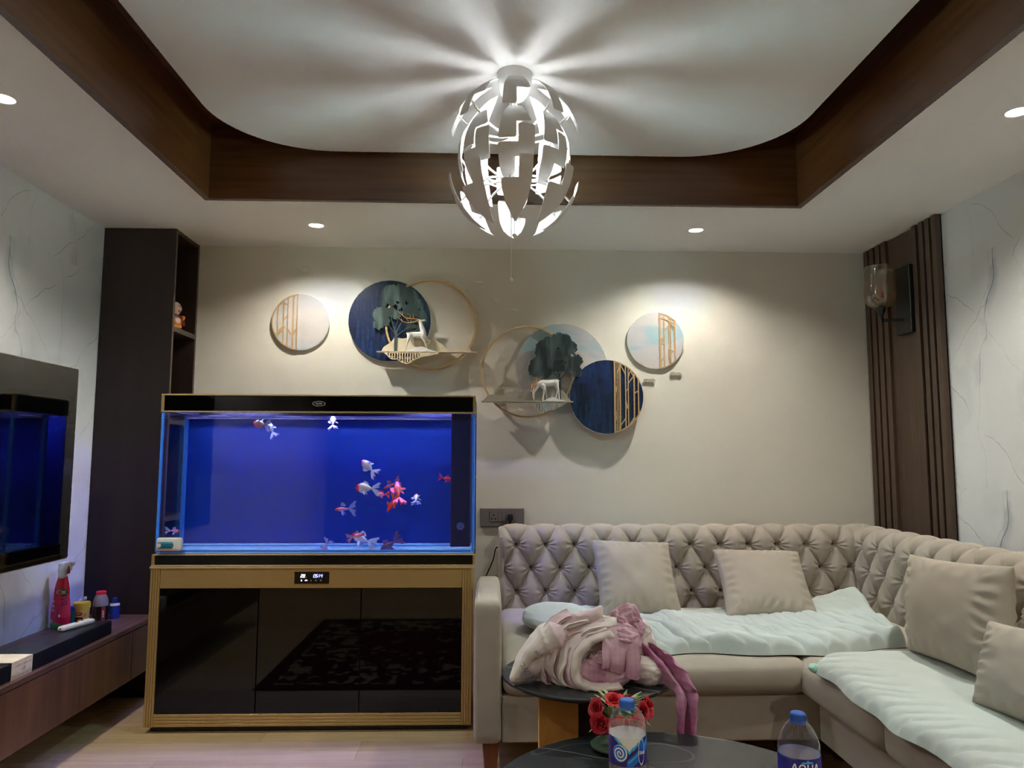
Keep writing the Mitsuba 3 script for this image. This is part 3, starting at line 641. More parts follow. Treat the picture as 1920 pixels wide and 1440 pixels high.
def quilt_side():
    nu, nv = 200, 60
    a, b = np.meshgrid(np.linspace(0, 1, nu), np.linspace(0, 1, nv), indexing='ij')
    y = 2.86 - a * 1.46
    xf = np.interp(a, [0, .05, .10, .22, .30, .45, .6, .75, 1], [1.30, 1.215, 1.175, 1.165, 1.16, 1.135, 1.145, 1.170, 1.17])   # gathered front edge
    xr = np.interp(a, [0, .3, 1], [1.66, 1.72, 1.75])
    x = xr + (xf - xr) * b
    w = np.stack([x * 6, y * 6, x * 0 + 2], -1)
    ea = np.minimum(a, 1 - a) * 2; eb = np.minimum(b, 1 - b) * 2
    prof = np.clip(1 - (1 - np.clip(ea * 12, 0, 1)) ** 2.2, 0, 1) ** .6 * np.clip(1 - (1 - np.clip(eb * 5, 0, 1)) ** 2.2, 0, 1) ** .6
    fy = y * 42 + 6 * meshkit.fbm(w * .9 + 4, 2, 8) + x * 10
    g = (1 - np.abs(np.sin(fy))) ** 3 * np.clip((b - .62) / .35, 0, 1) * 1.4
    z = ZS + .008 + (.044 + (meshkit.fbm(w, 3, 6) - .5) * .02 - g * .016) * prof
    x = x - .010 * np.sin(fy * .5) * b ** 6
    top = np.stack([x, y, z], -1); bot = top.copy(); bot[..., 2] = ZS + .007
    m1, m2 = grid(top), grid(bot)
    if m1.face_normals[:, 2].mean() < 0: m1.invert()
    if m2.face_normals[:, 2].mean() > 0: m2.invert()
    return cat([m1, m2])
part(kk, 'sheet', quilt_side(), 'material_mint', True)
part(kk, 'corner_tie', cat([lump((1.160 + .012 * i, 2.705 + .012 * i, ZS + .026 - .006 * i), (.016, .014, .016), seed=i, amp=.3, sub=3) for i in range(3)]), 'material_mint_edge', True, label='green tinted corner tuft')

# ------------------------------------------------------------------ wall sconce
M('sconce_bulb', '#c98a3a', .2, .5); M('filament', '#e0c088', .3, .5)
scene['material_amber_glass'] = {'type': 'principledthin', 'base_color': rgb((.74, .60, .42)), 'roughness': .06, 'spec_trans': .88, 'diff_trans': .8, 'eta': 1.9}
k = thing('wall_sconce', 'wall lamp with an amber glass cup and black back plate on the slatted cladding', 'wall lamp')
part(k, 'back_plate', box(XR - .048, XR - .0165, 3.703, 3.846, 1.842, 2.196, .003), 'material_black_metal', 30)
sxx, syy = 2.06, 3.80
part(k, 'arm', tube([(XR - .046, 3.775, 1.915), (sxx, syy, 1.915)], .0075, 10), 'material_black_metal', 30)
part(k, 'cup_holder', lathe([(.0005, -.005), (.010, -.005), (.010, .026), (.018, .040), (.026, .060), (.026, .068), (.0005, .068)], 24, (sxx, syy, 1.915)), 'material_black_metal', 30)
pr = [(.005, .066), (.030, .068), (.052, .076), (.068, .094), (.075, .118), (.077, .16), (.077, .285)]
part(k, 'glass_shade', lathe(spline([(a, b, 0) for a, b in pr], 28)[:, :2], 40, (sxx, syy, 1.915)), 'material_amber_glass', True, label='amber glass cup')
part(k, 'socket', lathe([(.0005, .068), (.017, .068), (.017, .105), (.0005, .105)], 20, (sxx, syy, 1.915)), 'material_black_metal', 30)
part(k, 'bulb', lathe([(.0005, .105), (.011, .107), (.013, .13), (.014, .18), (.011, .205), (.004, .215), (.0005, .216)], 20, (sxx, syy, 1.915)), 'material_sconce_bulb', True, label='amber filament bulb, switched off')
#==PART4==
# ------------------------------------------------------------------ wall art
def forest_fn(p, n, uv):
    # printed picture: rows of misty blue conifers
    x, z = p.x, p.z
    sky = mix(lin('#1a2440'), lin('#26345a'), fbm(x * 30, z * 5, 3, 3))
    col = mix(sky, lin('#060a14'), smoothstep(.45, .7, fbm(x * 24, z * 4 + 3, 8, 3)) * .8)
    for i, (fr, top, amp, h, c) in enumerate(((46., 2.17, .10, .22, '#2a3f74'), (38., 1.70, .08, .20, '#1f3c66'), (34., 2.02, .16, .26, '#2f4f92'), (30., 1.60, .12, .22, '#27517f'), (24., 1.90, .10, .26, '#2f55a0'), (26., 1.46, .08, .2, '#2a5a86'))):
        q = x * fr + i * .37; c0 = dr.floor(q)
        for d in (-1, 0, 1):
            cc = c0 + d
            tz = top - amp * cell_rand(cc, i, 1)
            t = (tz - z) / h
            w = t * (1.0 + .5 * cell_rand(cc, i, 2)) * (.72 + .5 * (t * 16 - dr.floor(t * 16)))
            inside = dr.select((t > 0) & (t < 1), smoothstep(w * .75 + .02, w * .55, dr.abs(q - cc - .5)), 0)
            col = mix(col, mi.Color3f(lin(c)) * (.45 + .8 * fbm(x * 90, z * 90, i, 2)), inside * .75 * (1 - .7 * t))
    return col * .40
def sky_fn(p, n, uv):
    a = fbm(p.x * 3 + 1, p.z * 13 + 2 * fbm(p.x * 4, p.z * 4, 2, 2), 4, 3)
    b = fbm(p.x * 2 + 7, p.z * 10, 9, 2)
    c = mix(lin('#b3afb0'), lin('#98adb1'), smoothstep(.50, .66, a))
    return mix(c, lin('#bdb4ab'), smoothstep(.52, .70, b) * .6)
def foliage_fn(p, n, uv):
    return mix(lin('#25302f'), lin('#44544f'), smoothstep(.35, .75, fbm(p.x * 34, p.z * 6, 3, 3)))
def foliage2_fn(p, n, uv):
    return mix(lin('#161d1d'), lin('#46504e'), smoothstep(.45, .8, fbm(p.x * 30, p.z * 7, 5, 3)))
M('forest', proc(forest_fn), .35, .4); M('sky_print', proc(sky_fn), .3, .4)
M('foliage', proc(foliage_fn), .6, .3); M('foliage_dark', proc(foliage2_fn), .6, .3)
M('trunk', '#33403f', .6, .3); M('trunk_dark', '#1d2424', .6, .3)
M('art_beige', '#c9b99f', .6, .3); M('art_white', '#dcd9d4', .5, .35); M('art_grey', '#8f887a', .6, .3); M('disc_rim', '#e9e6e0', .5, .3)
M('art_ring', '#c6a878', .38, .5, metallic=.35); M('antler', '#c79660', .35, .5, metallic=.4); M('lattice', '#b3946a', .42, .5, metallic=.2)
def leafy(blobs, seed, leaf=13., holes=()):
    rr = random.Random(seed)
    g = unary_union([Point(x, y).buffer(r, 12) for x, y, r in blobs])
    lv = []
    for pg in polys(g):
        L = pg.exterior.length; n = int(L / (leaf * .55))
        for i in range(n):
            p0 = pg.exterior.interpolate(i / n * L); p1 = pg.exterior.interpolate((i / n * L + 2) % L)
            tx, ty = p1.x - p0.x, p1.y - p0.y; a = math.degrees(math.atan2(ty, tx)) - 90 + rr.uniform(-55, 55)
            e = affinity.rotate(affinity.scale(Point(0, 0).buffer(1, 4), leaf * rr.uniform(.8, 1.4), leaf * rr.uniform(.38, .55)), a, origin=(0, 0))
            lv.append(affinity.translate(e, p0.x + rr.uniform(-3, 3), p0.y + rr.uniform(-3, 3)))
    hs = []
    for x, y, r in holes:
        for q in range(3): hs.append(affinity.translate(affinity.rotate(affinity.scale(Point(0, 0).buffer(1, 3), r, r * .4), rr.uniform(0, 180), origin=(0, 0)), x + rr.uniform(-r, r) * .6, y + rr.uniform(-r, r) * .5))
    return unary_union([g] + lv).difference(unary_union(hs) if hs else Polygon()).simplify(.6)
def taper(pts, w):
    out = []
    for i in range(len(pts) - 1):
        a, b = np.array(pts[i]), np.array(pts[i + 1]); out.append(Point(*a).buffer(w[i] / 2, 8).union(Point(*b).buffer(w[i + 1] / 2, 8)).convex_hull)
    return unary_union(out)
class Frame:
    """drawing units -> metres on the back wall (x to the right, drawing y downwards)"""
    def __init__(s, x0, sx, z0, sz): s.x0, s.sx, s.z0, s.sz = x0, sx, z0, sz
    def g(s, geom): return affinity.affine_transform(geom, [s.sx, 0, 0, -s.sz, s.x0, s.z0])
    def p(s, x, y, d): return np.array([s.x0 + s.sx * x, d, s.z0 - s.sz * y])
def ring_mesh(cx, cz, r, wr, y0, depth, n=96):
    o, i = Point(cx, cz).buffer(r, 48), Point(cx, cz).buffer(r - wr, 48); return wall_plate(o.difference(i), y0, depth)
def disc(parent, name, cx, cz, r, mat, y0, depth=.02, label=None):
    kk = part(parent, name, wall_plate(Point(cx, cz).buffer(r - .0015, 64), y0, .0015), mat, False, label=label)
    part(kk, 'rim', wall_plate(Point(cx, cz).buffer(r, 64), y0 + .0015, depth), 'material_disc_rim', False)
    return kk
def slots(x0, x1, n, ytop, outline, seed):
    rr = random.Random(seed); out = []; w = (x1 - x0) / n
    for i in range(n):
        a = x0 + i * w; xm = a + w / 2
        yb = max([y for (x, y) in outline if True and abs(x - xm) < 1e9] and [float(np.interp(xm, [q[0] for q in outline], [q[1] for q in outline]))])
        h = yb - 14 - ytop
        if h < 12: continue
        cut = rr.random()
        if cut < .45: out.append(sbox(a + w * .22, ytop, a + w * .78, ytop + h))
        else:
            m = ytop + h * rr.uniform(.35, .65)
            out += [Polygon([(a + w * .22, ytop), (a + w * .78, ytop), (a + w * .78, m - 9), (a + w * .22, m + 3)]), Polygon([(a + w * .22, m + 13), (a + w * .78, m + 1), (a + w * .78, ytop + h), (a + w * .22, ytop + h)])]
    return unary_union([o for o in out if o.is_valid])
# --- left piece
A = Frame(-.834, .000439, 2.234, .000442)
k = thing('wall_art', 'wall art with a white stag and green tree before a blue disc and gold ring', 'wall art')
disc(k, 'disc', -.564, 1.961, .2335, 'material_forest', 4.180, .016, 'dark blue forest print on a round panel')
part(k, 'ring', ring_mesh(-.328, 1.945, .260, .0115, 4.1655, .0022) if False else ring_mesh(-.328, 1.945, .260, .0115, 4.164, .030), 'material_art_ring', 30, label='thin gold ring')
fol = leafy([(640, 285, 110), (760, 265, 95), (850, 330, 110), (930, 430, 95), (780, 420, 100), (620, 400, 85), (500, 545, 75), (600, 490, 75), (480, 668, 50), (690, 520, 62), (545, 620, 60), (990, 560, 78), (900, 510, 75), (950, 670, 78), (1045, 600, 36), (900, 720, 55)], 3, 25,
            [(720, 390, 26), (830, 390, 24), (590, 440, 30), (690, 440, 34), (760, 480, 28), (630, 590, 22), (1000, 480, 18), (980, 590, 26), (880, 590, 30), (940, 745, 22)])
tr = part(k, 'foliage', wall_plate(A.g(fol), 4.160, .004), 'material_foliage', False, label='dark green leafy tree crown')
trunk = unary_union([taper([(707, 1032), (704, 940), (708, 840), (712, 760)], [36, 33, 34, 26]), taper([(708, 830), (690, 740), (655, 640), (640, 560)], [22, 17, 11, 6]), taper([(716, 780), (745, 700), (790, 630), (820, 560)], [20, 15, 10, 6]), taper([(700, 800), (650, 740), (605, 670)], [12, 9, 5]), taper([(715, 830), (770, 780), (830, 735), (880, 700)], [14, 10, 8, 5]), taper([(690, 740), (720, 660), (735, 590)], [11, 8, 5])])
part(k, 'trunk', wall_plate(A.g(trunk), 4.149, .004), 'material_trunk', False)
mtn = Polygon([(520, 1034), (545, 975), (580, 945), (640, 910), (690, 842), (720, 838), (742, 850), (790, 856), (870, 840), (960, 812), (1040, 806), (1105, 822), (1190, 852), (1215, 880), (1290, 915), (1340, 965), (1390, 992), (1480, 1000), (1535, 972), (1590, 988), (1635, 968), (1700, 1042)])
part(k, 'mountain', wall_plate(A.g(mtn), 4.1545, .004), 'material_art_beige', False, label='beige mountain silhouette')
part(k, 'ledge', box(A.x0 + A.sx * 478, A.x0 + A.sx * 1752, 4.108, 4.152, A.z0 - A.sz * 1044, A.z0 - A.sz * 1034, .001), 'material_art_beige', False)
ol = [(560, 1050), (600, 1078), (650, 1128), (690, 1140), (740, 1138), (790, 1172), (850, 1196), (900, 1182), (950, 1146), (1040, 1108), (1160, 1086), (1250, 1064)]
und = Polygon([(545, 1042)] + ol + [(1260, 1042)])
part(k, 'underside', wall_plate(A.g(und.difference(slots(612, 1035, 13, 1060, ol, 5))), 4.110, .004), 'material_art_beige', False, label='slotted rock below the ledge')
rock = Polygon([(820, 1036), (880, 1022), (950, 988), (1000, 975), (1045, 968), (1090, 985), (1130, 1002), (1190, 1018), (1245, 1036)])
part(k, 'rock', wall_plate(A.g(rock), 4.112, .03), 'material_art_white', False)
def stag(parent, fr, d0, B, antlers):
    """B: bones as ((x, y, r), (x, y, r), depth offset)"""
    s = fr.sx
    m = bones([((fr.p(a[0], a[1], d0 + dd), a[2] * s), (fr.p(b[0], b[1], d0 + dd), b[2] * s)) for a, b, dd in B], .004, 5, 12)
    dk = part(parent, 'stag', m, 'material_art_white', True, label='white stag')
    part(dk, 'antlers', cat([tube(spline([fr.p(x, y, d0 + dd) for x, y in pts], 14), np.linspace(r0, r1, 14) * s, 6) for pts, r0, r1, dd in antlers]), 'material_antler', 40, label='golden antlers')
    return dk
q = .012
stag(k, A, 4.127, [((1050, 820, 46), (985, 822, 45), 0), ((985, 822, 45), (900, 822, 40), 0), ((900, 822, 40), (880, 815, 30), 0), ((880, 800, 10), (846, 798, 7), 0),
                   ((1062, 805, 42), (1050, 745, 34), 0), ((1050, 745, 34), (1018, 655, 23), 0), ((1018, 655, 23), (1005, 640, 22), 0), ((1005, 640, 21), (1045, 638, 15), 0), ((1045, 638, 15), (1078, 628, 9), 0), ((995, 634, 8), (1000, 612, 4), 0),
                   ((895, 830, 38), (880, 880, 20), -q), ((880, 880, 20), (862, 925, 11), -q), ((862, 925, 11), (850, 985, 8), -q), ((850, 985, 8), (845, 1026, 9), -q),
                   ((905, 830, 34), (920, 890, 18), q), ((920, 890, 18), (938, 935, 10), q), ((938, 935, 10), (960, 985, 7), q), ((960, 985, 7), (970, 1012, 8), q),
                   ((1055, 835, 34), (1075, 890, 15), -q), ((1075, 890, 15), (1090, 930, 10), -q), ((1090, 930, 10), (1112, 985, 8), -q), ((1112, 985, 8), (1124, 1018, 9), -q),
                   ((1070, 830, 30), (1105, 875, 14), q), ((1105, 875, 14), (1142, 885, 10), q), ((1142, 885, 10), (1128, 925, 8), q), ((1128, 925, 8), (1075, 944, 8), q)],
     [([(1000, 630), (950, 655), (870, 668), (800, 650), (745, 598)], 9, 3, -q), ([(985, 620), (920, 604), (850, 600), (785, 560), (732, 512)], 9, 3, q),
      ([(880, 602), (892, 575), (848, 540)], 6, 2, q), ([(925, 606), (930, 570), (922, 535)], 6, 2, q), ([(800, 572), (786, 540), (788, 515)], 6, 2, q), ([(965, 612), (980, 600), (985, 585)], 5, 2, q),
      ([(870, 668), (862, 635), (842, 615)], 6, 2, -q), ([(890, 665), (905, 630), (880, 610)], 5, 2, -q), ([(800, 650), (785, 630), (782, 605)], 5, 2, -q)])
# --- right piece
B_ = Frame(.128, .0004385, 1.9088, .000442)
k = thing('wall_art', 'wall art with a grazing white stag, pale disc and blue disc with gold lattice', 'wall art')
disc(k, 'disc', .413, 1.695, .260, 'material_sky_print', 4.180, .012, 'pale cloud print on a round panel')
part(k, 'ring', ring_mesh(.217, 1.674, .262, .0115, 4.150, .022), 'material_art_ring', 30, label='thin gold ring')
disc(k, 'disc', .660, 1.533, .208, 'material_forest', 4.140, .020, 'dark blue forest print on a round panel')
dd = affinity.affine_transform(Point(.660, 1.533).buffer(.207, 64), [1 / B_.sx, 0, 0, -1 / B_.sz, -B_.x0 / B_.sx, B_.z0 / B_.sz])
bars = [LineString([(x, 350), (x, 1350)]).buffer(w / 2) for x, w in ((1318, 24), (1346, 9), (1366, 9), (1386, 16), (1456, 15), (1490, 13), (1566, 18), (1620, 14))]
diag = [((1346, 560), (1366, 500)), ((1366, 520), (1390, 450)), ((1390, 440), (1456, 560)), ((1456, 560), (1440, 540)), ((1490, 600), (1520, 520)), ((1490, 680), (1566, 580)), ((1520, 520), (1566, 600)), ((1456, 790), (1490, 740)), ((1318, 700), (1346, 760)), ((1325, 800), (1346, 740)), ((1456, 900), (1490, 1010)), ((1456, 1010), (1480, 960)), ((1386, 1220), (1456, 1120)), ((1318, 1090), (1346, 1040)), ((1318, 1170), (1346, 1090)), ((1566, 810), (1620, 770)), ((1490, 1230), (1566, 1110)), ((1386, 1280), (1566, 1200))]
lat = unary_union(bars + [LineString(a).buffer(7) for a in diag]).intersection(dd.buffer(-4)).union(dd.buffer(-1).difference(dd.buffer(-14)).intersection(sbox(1306, 0, 1640, 2000)))
part(k, 'lattice', wall_plate(B_.g(lat), 4.133, .007), 'material_lattice', False, label='gold lattice')
fol = leafy([(590, 130, 72), (480, 170, 60), (670, 150, 75), (740, 230, 75), (560, 260, 120), (400, 230, 75), (390, 300, 70), (640, 330, 110), (720, 360, 85), (830, 400, 55), (790, 440, 60), (440, 400, 95), (330, 450, 75), (285, 480, 52), (290, 530, 55), (400, 540, 80), (600, 460, 62), (830, 540, 50), (710, 480, 50), (500, 480, 48)], 9, 25, [(480, 250, 16), (590, 245, 16), (640, 400, 22), (760, 320, 24), (690, 420, 18), (480, 450, 16)])
part(k, 'foliage', wall_plate(B_.g(fol), 4.128, .004), 'material_foliage_dark', False, label='dark leafy tree crown')
trunk = unary_union([taper([(612, 890), (608, 780), (612, 640), (605, 560)], [30, 24, 24, 14]), taper([(608, 650), (560, 580), (500, 500)], [18, 13, 6]), taper([(612, 640), (660, 590), (700, 540), (715, 490)], [16, 12, 9, 5]), taper([(600, 600), (580, 540), (590, 470)], [14, 10, 5]), taper([(612, 580), (640, 520), (650, 460)], [13, 9, 5]), taper([(570, 590), (520, 560), (470, 500)], [8, 7, 4])])
part(k, 'trunk', wall_plate(B_.g(trunk), 4.124, .005), 'material_trunk_dark', False)
C_ = Frame(-.112, .000689, 2.0906, .000694)
mtn = Polygon([(108, 846), (150, 805), (175, 793), (215, 790), (285, 806), (335, 793), (368, 766), (432, 766), (490, 742), (520, 738), (560, 745), (640, 742), (720, 735), (770, 762), (800, 800), (832, 846)])
part(k, 'mountain', wall_plate(C_.g(mtn), 4.130, .004), 'material_art_grey', False, label='grey beige mountain silhouette')
part(k, 'ledge', box(C_.x0 + C_.sx * 103, C_.x0 + C_.sx * 842, 4.100, 4.138, C_.z0 - C_.sz * 856, C_.z0 - C_.sz * 845, .001), 'material_art_grey', False)
ol = [(470, 862), (520, 892), (560, 935), (600, 945), (640, 925), (690, 912), (735, 890), (770, 868)]
und = Polygon([(200, 852), (230, 870)] + ol + [(832, 852)])
part(k, 'underside', wall_plate(C_.g(und.difference(affinity.scale(slots(0, 1, 1, 0, [(0, 0), (1, 0)], 1), 1, 1) if False else unary_union([sbox(545 + i * 20, 866, 554 + i * 20, float(np.interp(550 + i * 20, [q_[0] for q_ in ol], [q_[1] for q_ in ol])) - 8) for i in range(9)]))), 4.102, .004), 'material_art_grey', False, label='slotted rock below the ledge')
rock = Polygon([(380, 915), (420, 905), (460, 880), (500, 868), (520, 864), (560, 878), (600, 890), (650, 905), (680, 916)])
part(k, 'rock', wall_plate(B_.g(rock), 4.104, .024), 'material_art_white', False)
stag(k, B_, 4.1165, [((400, 690, 46), (470, 690, 44), 0), ((470, 690, 44), (550, 680, 40), 0), ((550, 680, 40), (565, 670, 34), 0), ((580, 650, 10), (602, 655, 6), 0),
                    ((380, 690, 42), (345, 700, 30), 0), ((345, 700, 30), (300, 770, 20), 0), ((300, 770, 20), (278, 800, 19), 0), ((278, 800, 18), (276, 850, 14), 0), ((276, 850, 14), (280, 896, 8), 0), ((258, 795, 8), (232, 778, 4), 0),
                    ((395, 720, 34), (410, 770, 16), -q), ((410, 770, 16), (405, 810, 10), -q), ((405, 810, 10), (396, 860, 8), -q), ((396, 860, 8), (392, 905, 9), -q),
                    ((410, 715, 32), (425, 770, 16), q), ((425, 770, 16), (432, 810, 10), q), ((432, 810, 10), (440, 850, 8), q), ((440, 850, 8), (452, 886, 9), q),
                    ((560, 690, 36), (575, 740, 20), -q), ((575, 740, 20), (592, 785, 11), -q), ((592, 785, 11), (595, 840, 8), -q), ((595, 840, 8), (600, 888, 9), -q),
                    ((550, 690, 34), (565, 745, 18), q), ((565, 745, 18), (580, 790, 10), q), ((580, 790, 10), (566, 840, 8), q), ((566, 840, 8), (556, 880, 9), q)],
     [([(278, 785), (250, 730), (285, 660), (270, 610)], 8, 3, -q), ([(285, 780), (290, 720), (330, 660), (340, 620)], 8, 3, q), ([(262, 720), (300, 690), (305, 640), (318, 605)], 6, 2, -q), ([(300, 700), (350, 660), (380, 590)], 6, 2, q), ([(258, 740), (235, 700)], 5, 2, -q) if False else ([(258, 745), (248, 725), (244, 700)], 5, 2, -q), ([(310, 680), (318, 650), (312, 625)], 5, 2, q)])
# --- two small plaques
def plaque(label, cx, cz, r, fr, bars, diag, side):
    kk = thing('wall_plaque', label, 'wall art')
    disc(kk, 'disc', cx, cz, r, 'material_sky_print', 4.184, .012, 'pale cloud print')
    d_ = affinity.affine_transform(Point(cx, cz).buffer(r - .001, 64), [1 / fr.sx, 0, 0, -1 / fr.sz, -fr.x0 / fr.sx, fr.z0 / fr.sz])
    rim = d_.difference(d_.buffer(-.006 / fr.sx)).intersection(side)
    g = unary_union([LineString([(x, 0), (x, 1200)]).buffer(w / 2) for x, w in bars] + [LineString(a).buffer(w) for a, w in diag]).intersection(d_).intersection(side).union(rim)
    part(kk, 'lattice', wall_plate(fr.g(g), 4.180, .004), 'material_lattice', False, label='gold lattice')
fr = Frame(-1.065 - 350 * .000693, .000693, 1.9495 + 535 * .000694, .000694)
plaque('small round plaque with gold lattice on its left half, above the aquarium', -1.065, 1.9495, .1615, fr, ((170, 12), (212, 12), (246, 12), (292, 16), (322, 10)), (((165, 640), (215, 570)), 12), sbox(0, 0, 328, 1400)) if False else plaque(
    'small round plaque with gold lattice on its left half, above the aquarium', -1.065, 1.9495, .1615, fr, ((168, 9), (212, 10), (246, 9), (290, 13), (322, 9)),
    [(((165, 630), (215, 580)), 12), (((212, 520), (246, 480)), 4), (((246, 590), (290, 650)), 5), (((290, 640), (322, 590)), 7), (((170, 400), (200, 375)), 5), (((200, 375), (246, 395)), 5)], sbox(0, 0, 328, 1400))
fr = Frame(.951 - 1536 * .000689, .000689, 1.860 + 325 * .000694, .000694)
plaque('small round plaque with gold lattice on its right half, above the sofa', .951, 1.860, .164, fr, ((1572, 16), (1608, 10), (1650, 13), (1662, 6), (1696, 13)),
       [(((1572, 330), (1608, 300)), 9), (((1572, 340), (1608, 350)), 7), (((1608, 240), (1650, 200)), 5), (((1650, 180), (1696, 210)), 5), (((1572, 500), (1608, 460)), 5), (((1650, 430), (1696, 400)), 6), (((1672, 220), (1696, 240)), 4), (((1572, 130), (1700, 180)), 5)], sbox(1564, 0, 1703, 1400))
# --- birds
M('bird_white', '#dcd6ca', .5, .3); M('bird_grey', '#8d8675', .6, .3)
def bird(label, cx, cz, s, mat, flip=1, rot=0, kind=0):
    if kind == 0:
        g = unary_union([Polygon([(-11, 5), (-6, 5.5), (-2, 2), (1.5, 1), (1, -2), (-3, -1), (-6, 3)]), Polygon([(-3, -1), (1, 1.5), (5, -2.5), (3, -6.5), (1.5, -4)]), Polygon([(0, 1.5), (4, 3.5), (12, 3.5), (7, 1.5), (3, -1)]), Polygon([(2, -3), (6, -1.5), (11, 0), (9, -2.5), (5, -4)])])
    else:
        g = unary_union([affinity.rotate(affinity.scale(Point(-6, .5).buffer(1, 8), 5.5, 2.8), 8), affinity.rotate(affinity.scale(Point(6, -.2).buffer(1, 8), 5.5, 3.4), -6), Polygon([(-3, -1.6), (3, -2), (2.5, 1.2), (0, 2.4), (-2, 1.4)]), Polygon([(-1.6, -1), (.8, -1), (-1.2, -5)])])
    g = affinity.translate(affinity.rotate(affinity.scale(g, s * flip, s, origin=(0, 0)), rot, origin=(0, 0)), cx, cz)
    kk = thing('bird_ornament', label, 'bird ornament', 'bird ornaments on the rear wall')
    part(kk, 'silhouette', wall_plate(g, 4.186, .005), mat, False)
    part(kk, 'pin', tube([(cx, 4.191, cz), (cx, 4.1995, cz)], .0015, 6), mat, False)
bird('small pale flying bird ornament above the left round plaque', -1.056, 2.249, .0030, 'material_bird_white')
bird('tiny faint bird ornament above the dark blue forest disc', -.603, 2.254, .0012, 'material_paint_beige', 1, 15)
bird('small pale bird ornament right of the top of the left gold ring', -.060, 2.190, .0022, 'material_bird_white', 1, 0, 1)
bird('pale bird ornament under the pendant cord, upper of two', .044, 2.087, .0021, 'material_bird_white', -1)
bird('pale bird ornament above the right gold ring, lower of two', .145, 2.032, .0021, 'material_bird_white', 1, -8, 1)
bird('grey bird ornament right of the latticed blue disc, lower one', .912, 1.632, .0030, 'material_bird_grey', 1, 0, 1)
bird('grey bird ornament below the right round plaque, higher one', 1.065, 1.670, .0030, 'material_bird_grey', -1, -6, 1)

# ------------------------------------------------------------------ wall socket and plug
M('plate', '#6a6260', .45, .4); M('plate_dark', '#453f40', .5, .3); M('socket_hole', '#0c0b0c', .6, .2)
k = thing('wall_socket', 'dark grey wall plate with sockets and switches between aquarium and sofa', 'wall socket')
part(k, 'plate', box(-.045, .201, 4.186, 4.1995, .811, .911, .003), 'material_plate', 30)
part(k, 'module_frame', wall_plate(sbox(.006, .836, .147, .888).difference(sbox(.0075, .8375, .1455, .8865)), 4.185, .002), 'material_plate_dark', False)
def sock(x0, x1):
    s = part(k, 'outlet', box(x0, x1, 4.1835, 4.187, .838, .886, .001), 'material_plate', False); xm = (x0 + x1) / 2
    for dx, dz, w, h in ((0, .012, .003, .005), (-.0105, -.009, .005, .0028), (.0105, -.009, .005, .0028)):
        part(s, 'hole', box(xm + dx - w, xm + dx + w, 4.1832, 4.184, .862 + dz - h, .862 + dz + h, .0003), 'material_socket_hole', False)
sock(.008, .053); sock(.102, .145)
part(k, 'switch', box(.055, .077, 4.1825, 4.187, .838, .886, .0015), 'material_plate', False)
part(k, 'switch', box(.079, .100, 4.1825, 4.187, .838, .886, .0015), 'material_plate', False)
M('cord', '#0d0d10', .5, .4)
k = thing('power_plug', 'black power plug in the wall socket with its cord hanging behind the sofa', 'plug')
part(k, 'body', cat([rbox(.108, .138, 4.150, 4.1834, .846, .880, .006, (4, 4, 4)), tube([(.123, 4.165, .850), (.123, 4.160, .826)], [.009, .005], 10)]), 'material_cord', 40)
part(k, 'cord', tube(spline([(.123, 4.160, .830), (.118, 4.165, .74), (.085, 4.172, .70), (.050, 4.176, .70), (.036, 4.180, .66), (.010, 4.185, .585), (-.025, 4.190, .50), (-.05, 4.192, .40), (-.058, 4.193, .20), (-.06, 4.19, .02)], 50), .0036, 6), 'material_cord', 40)

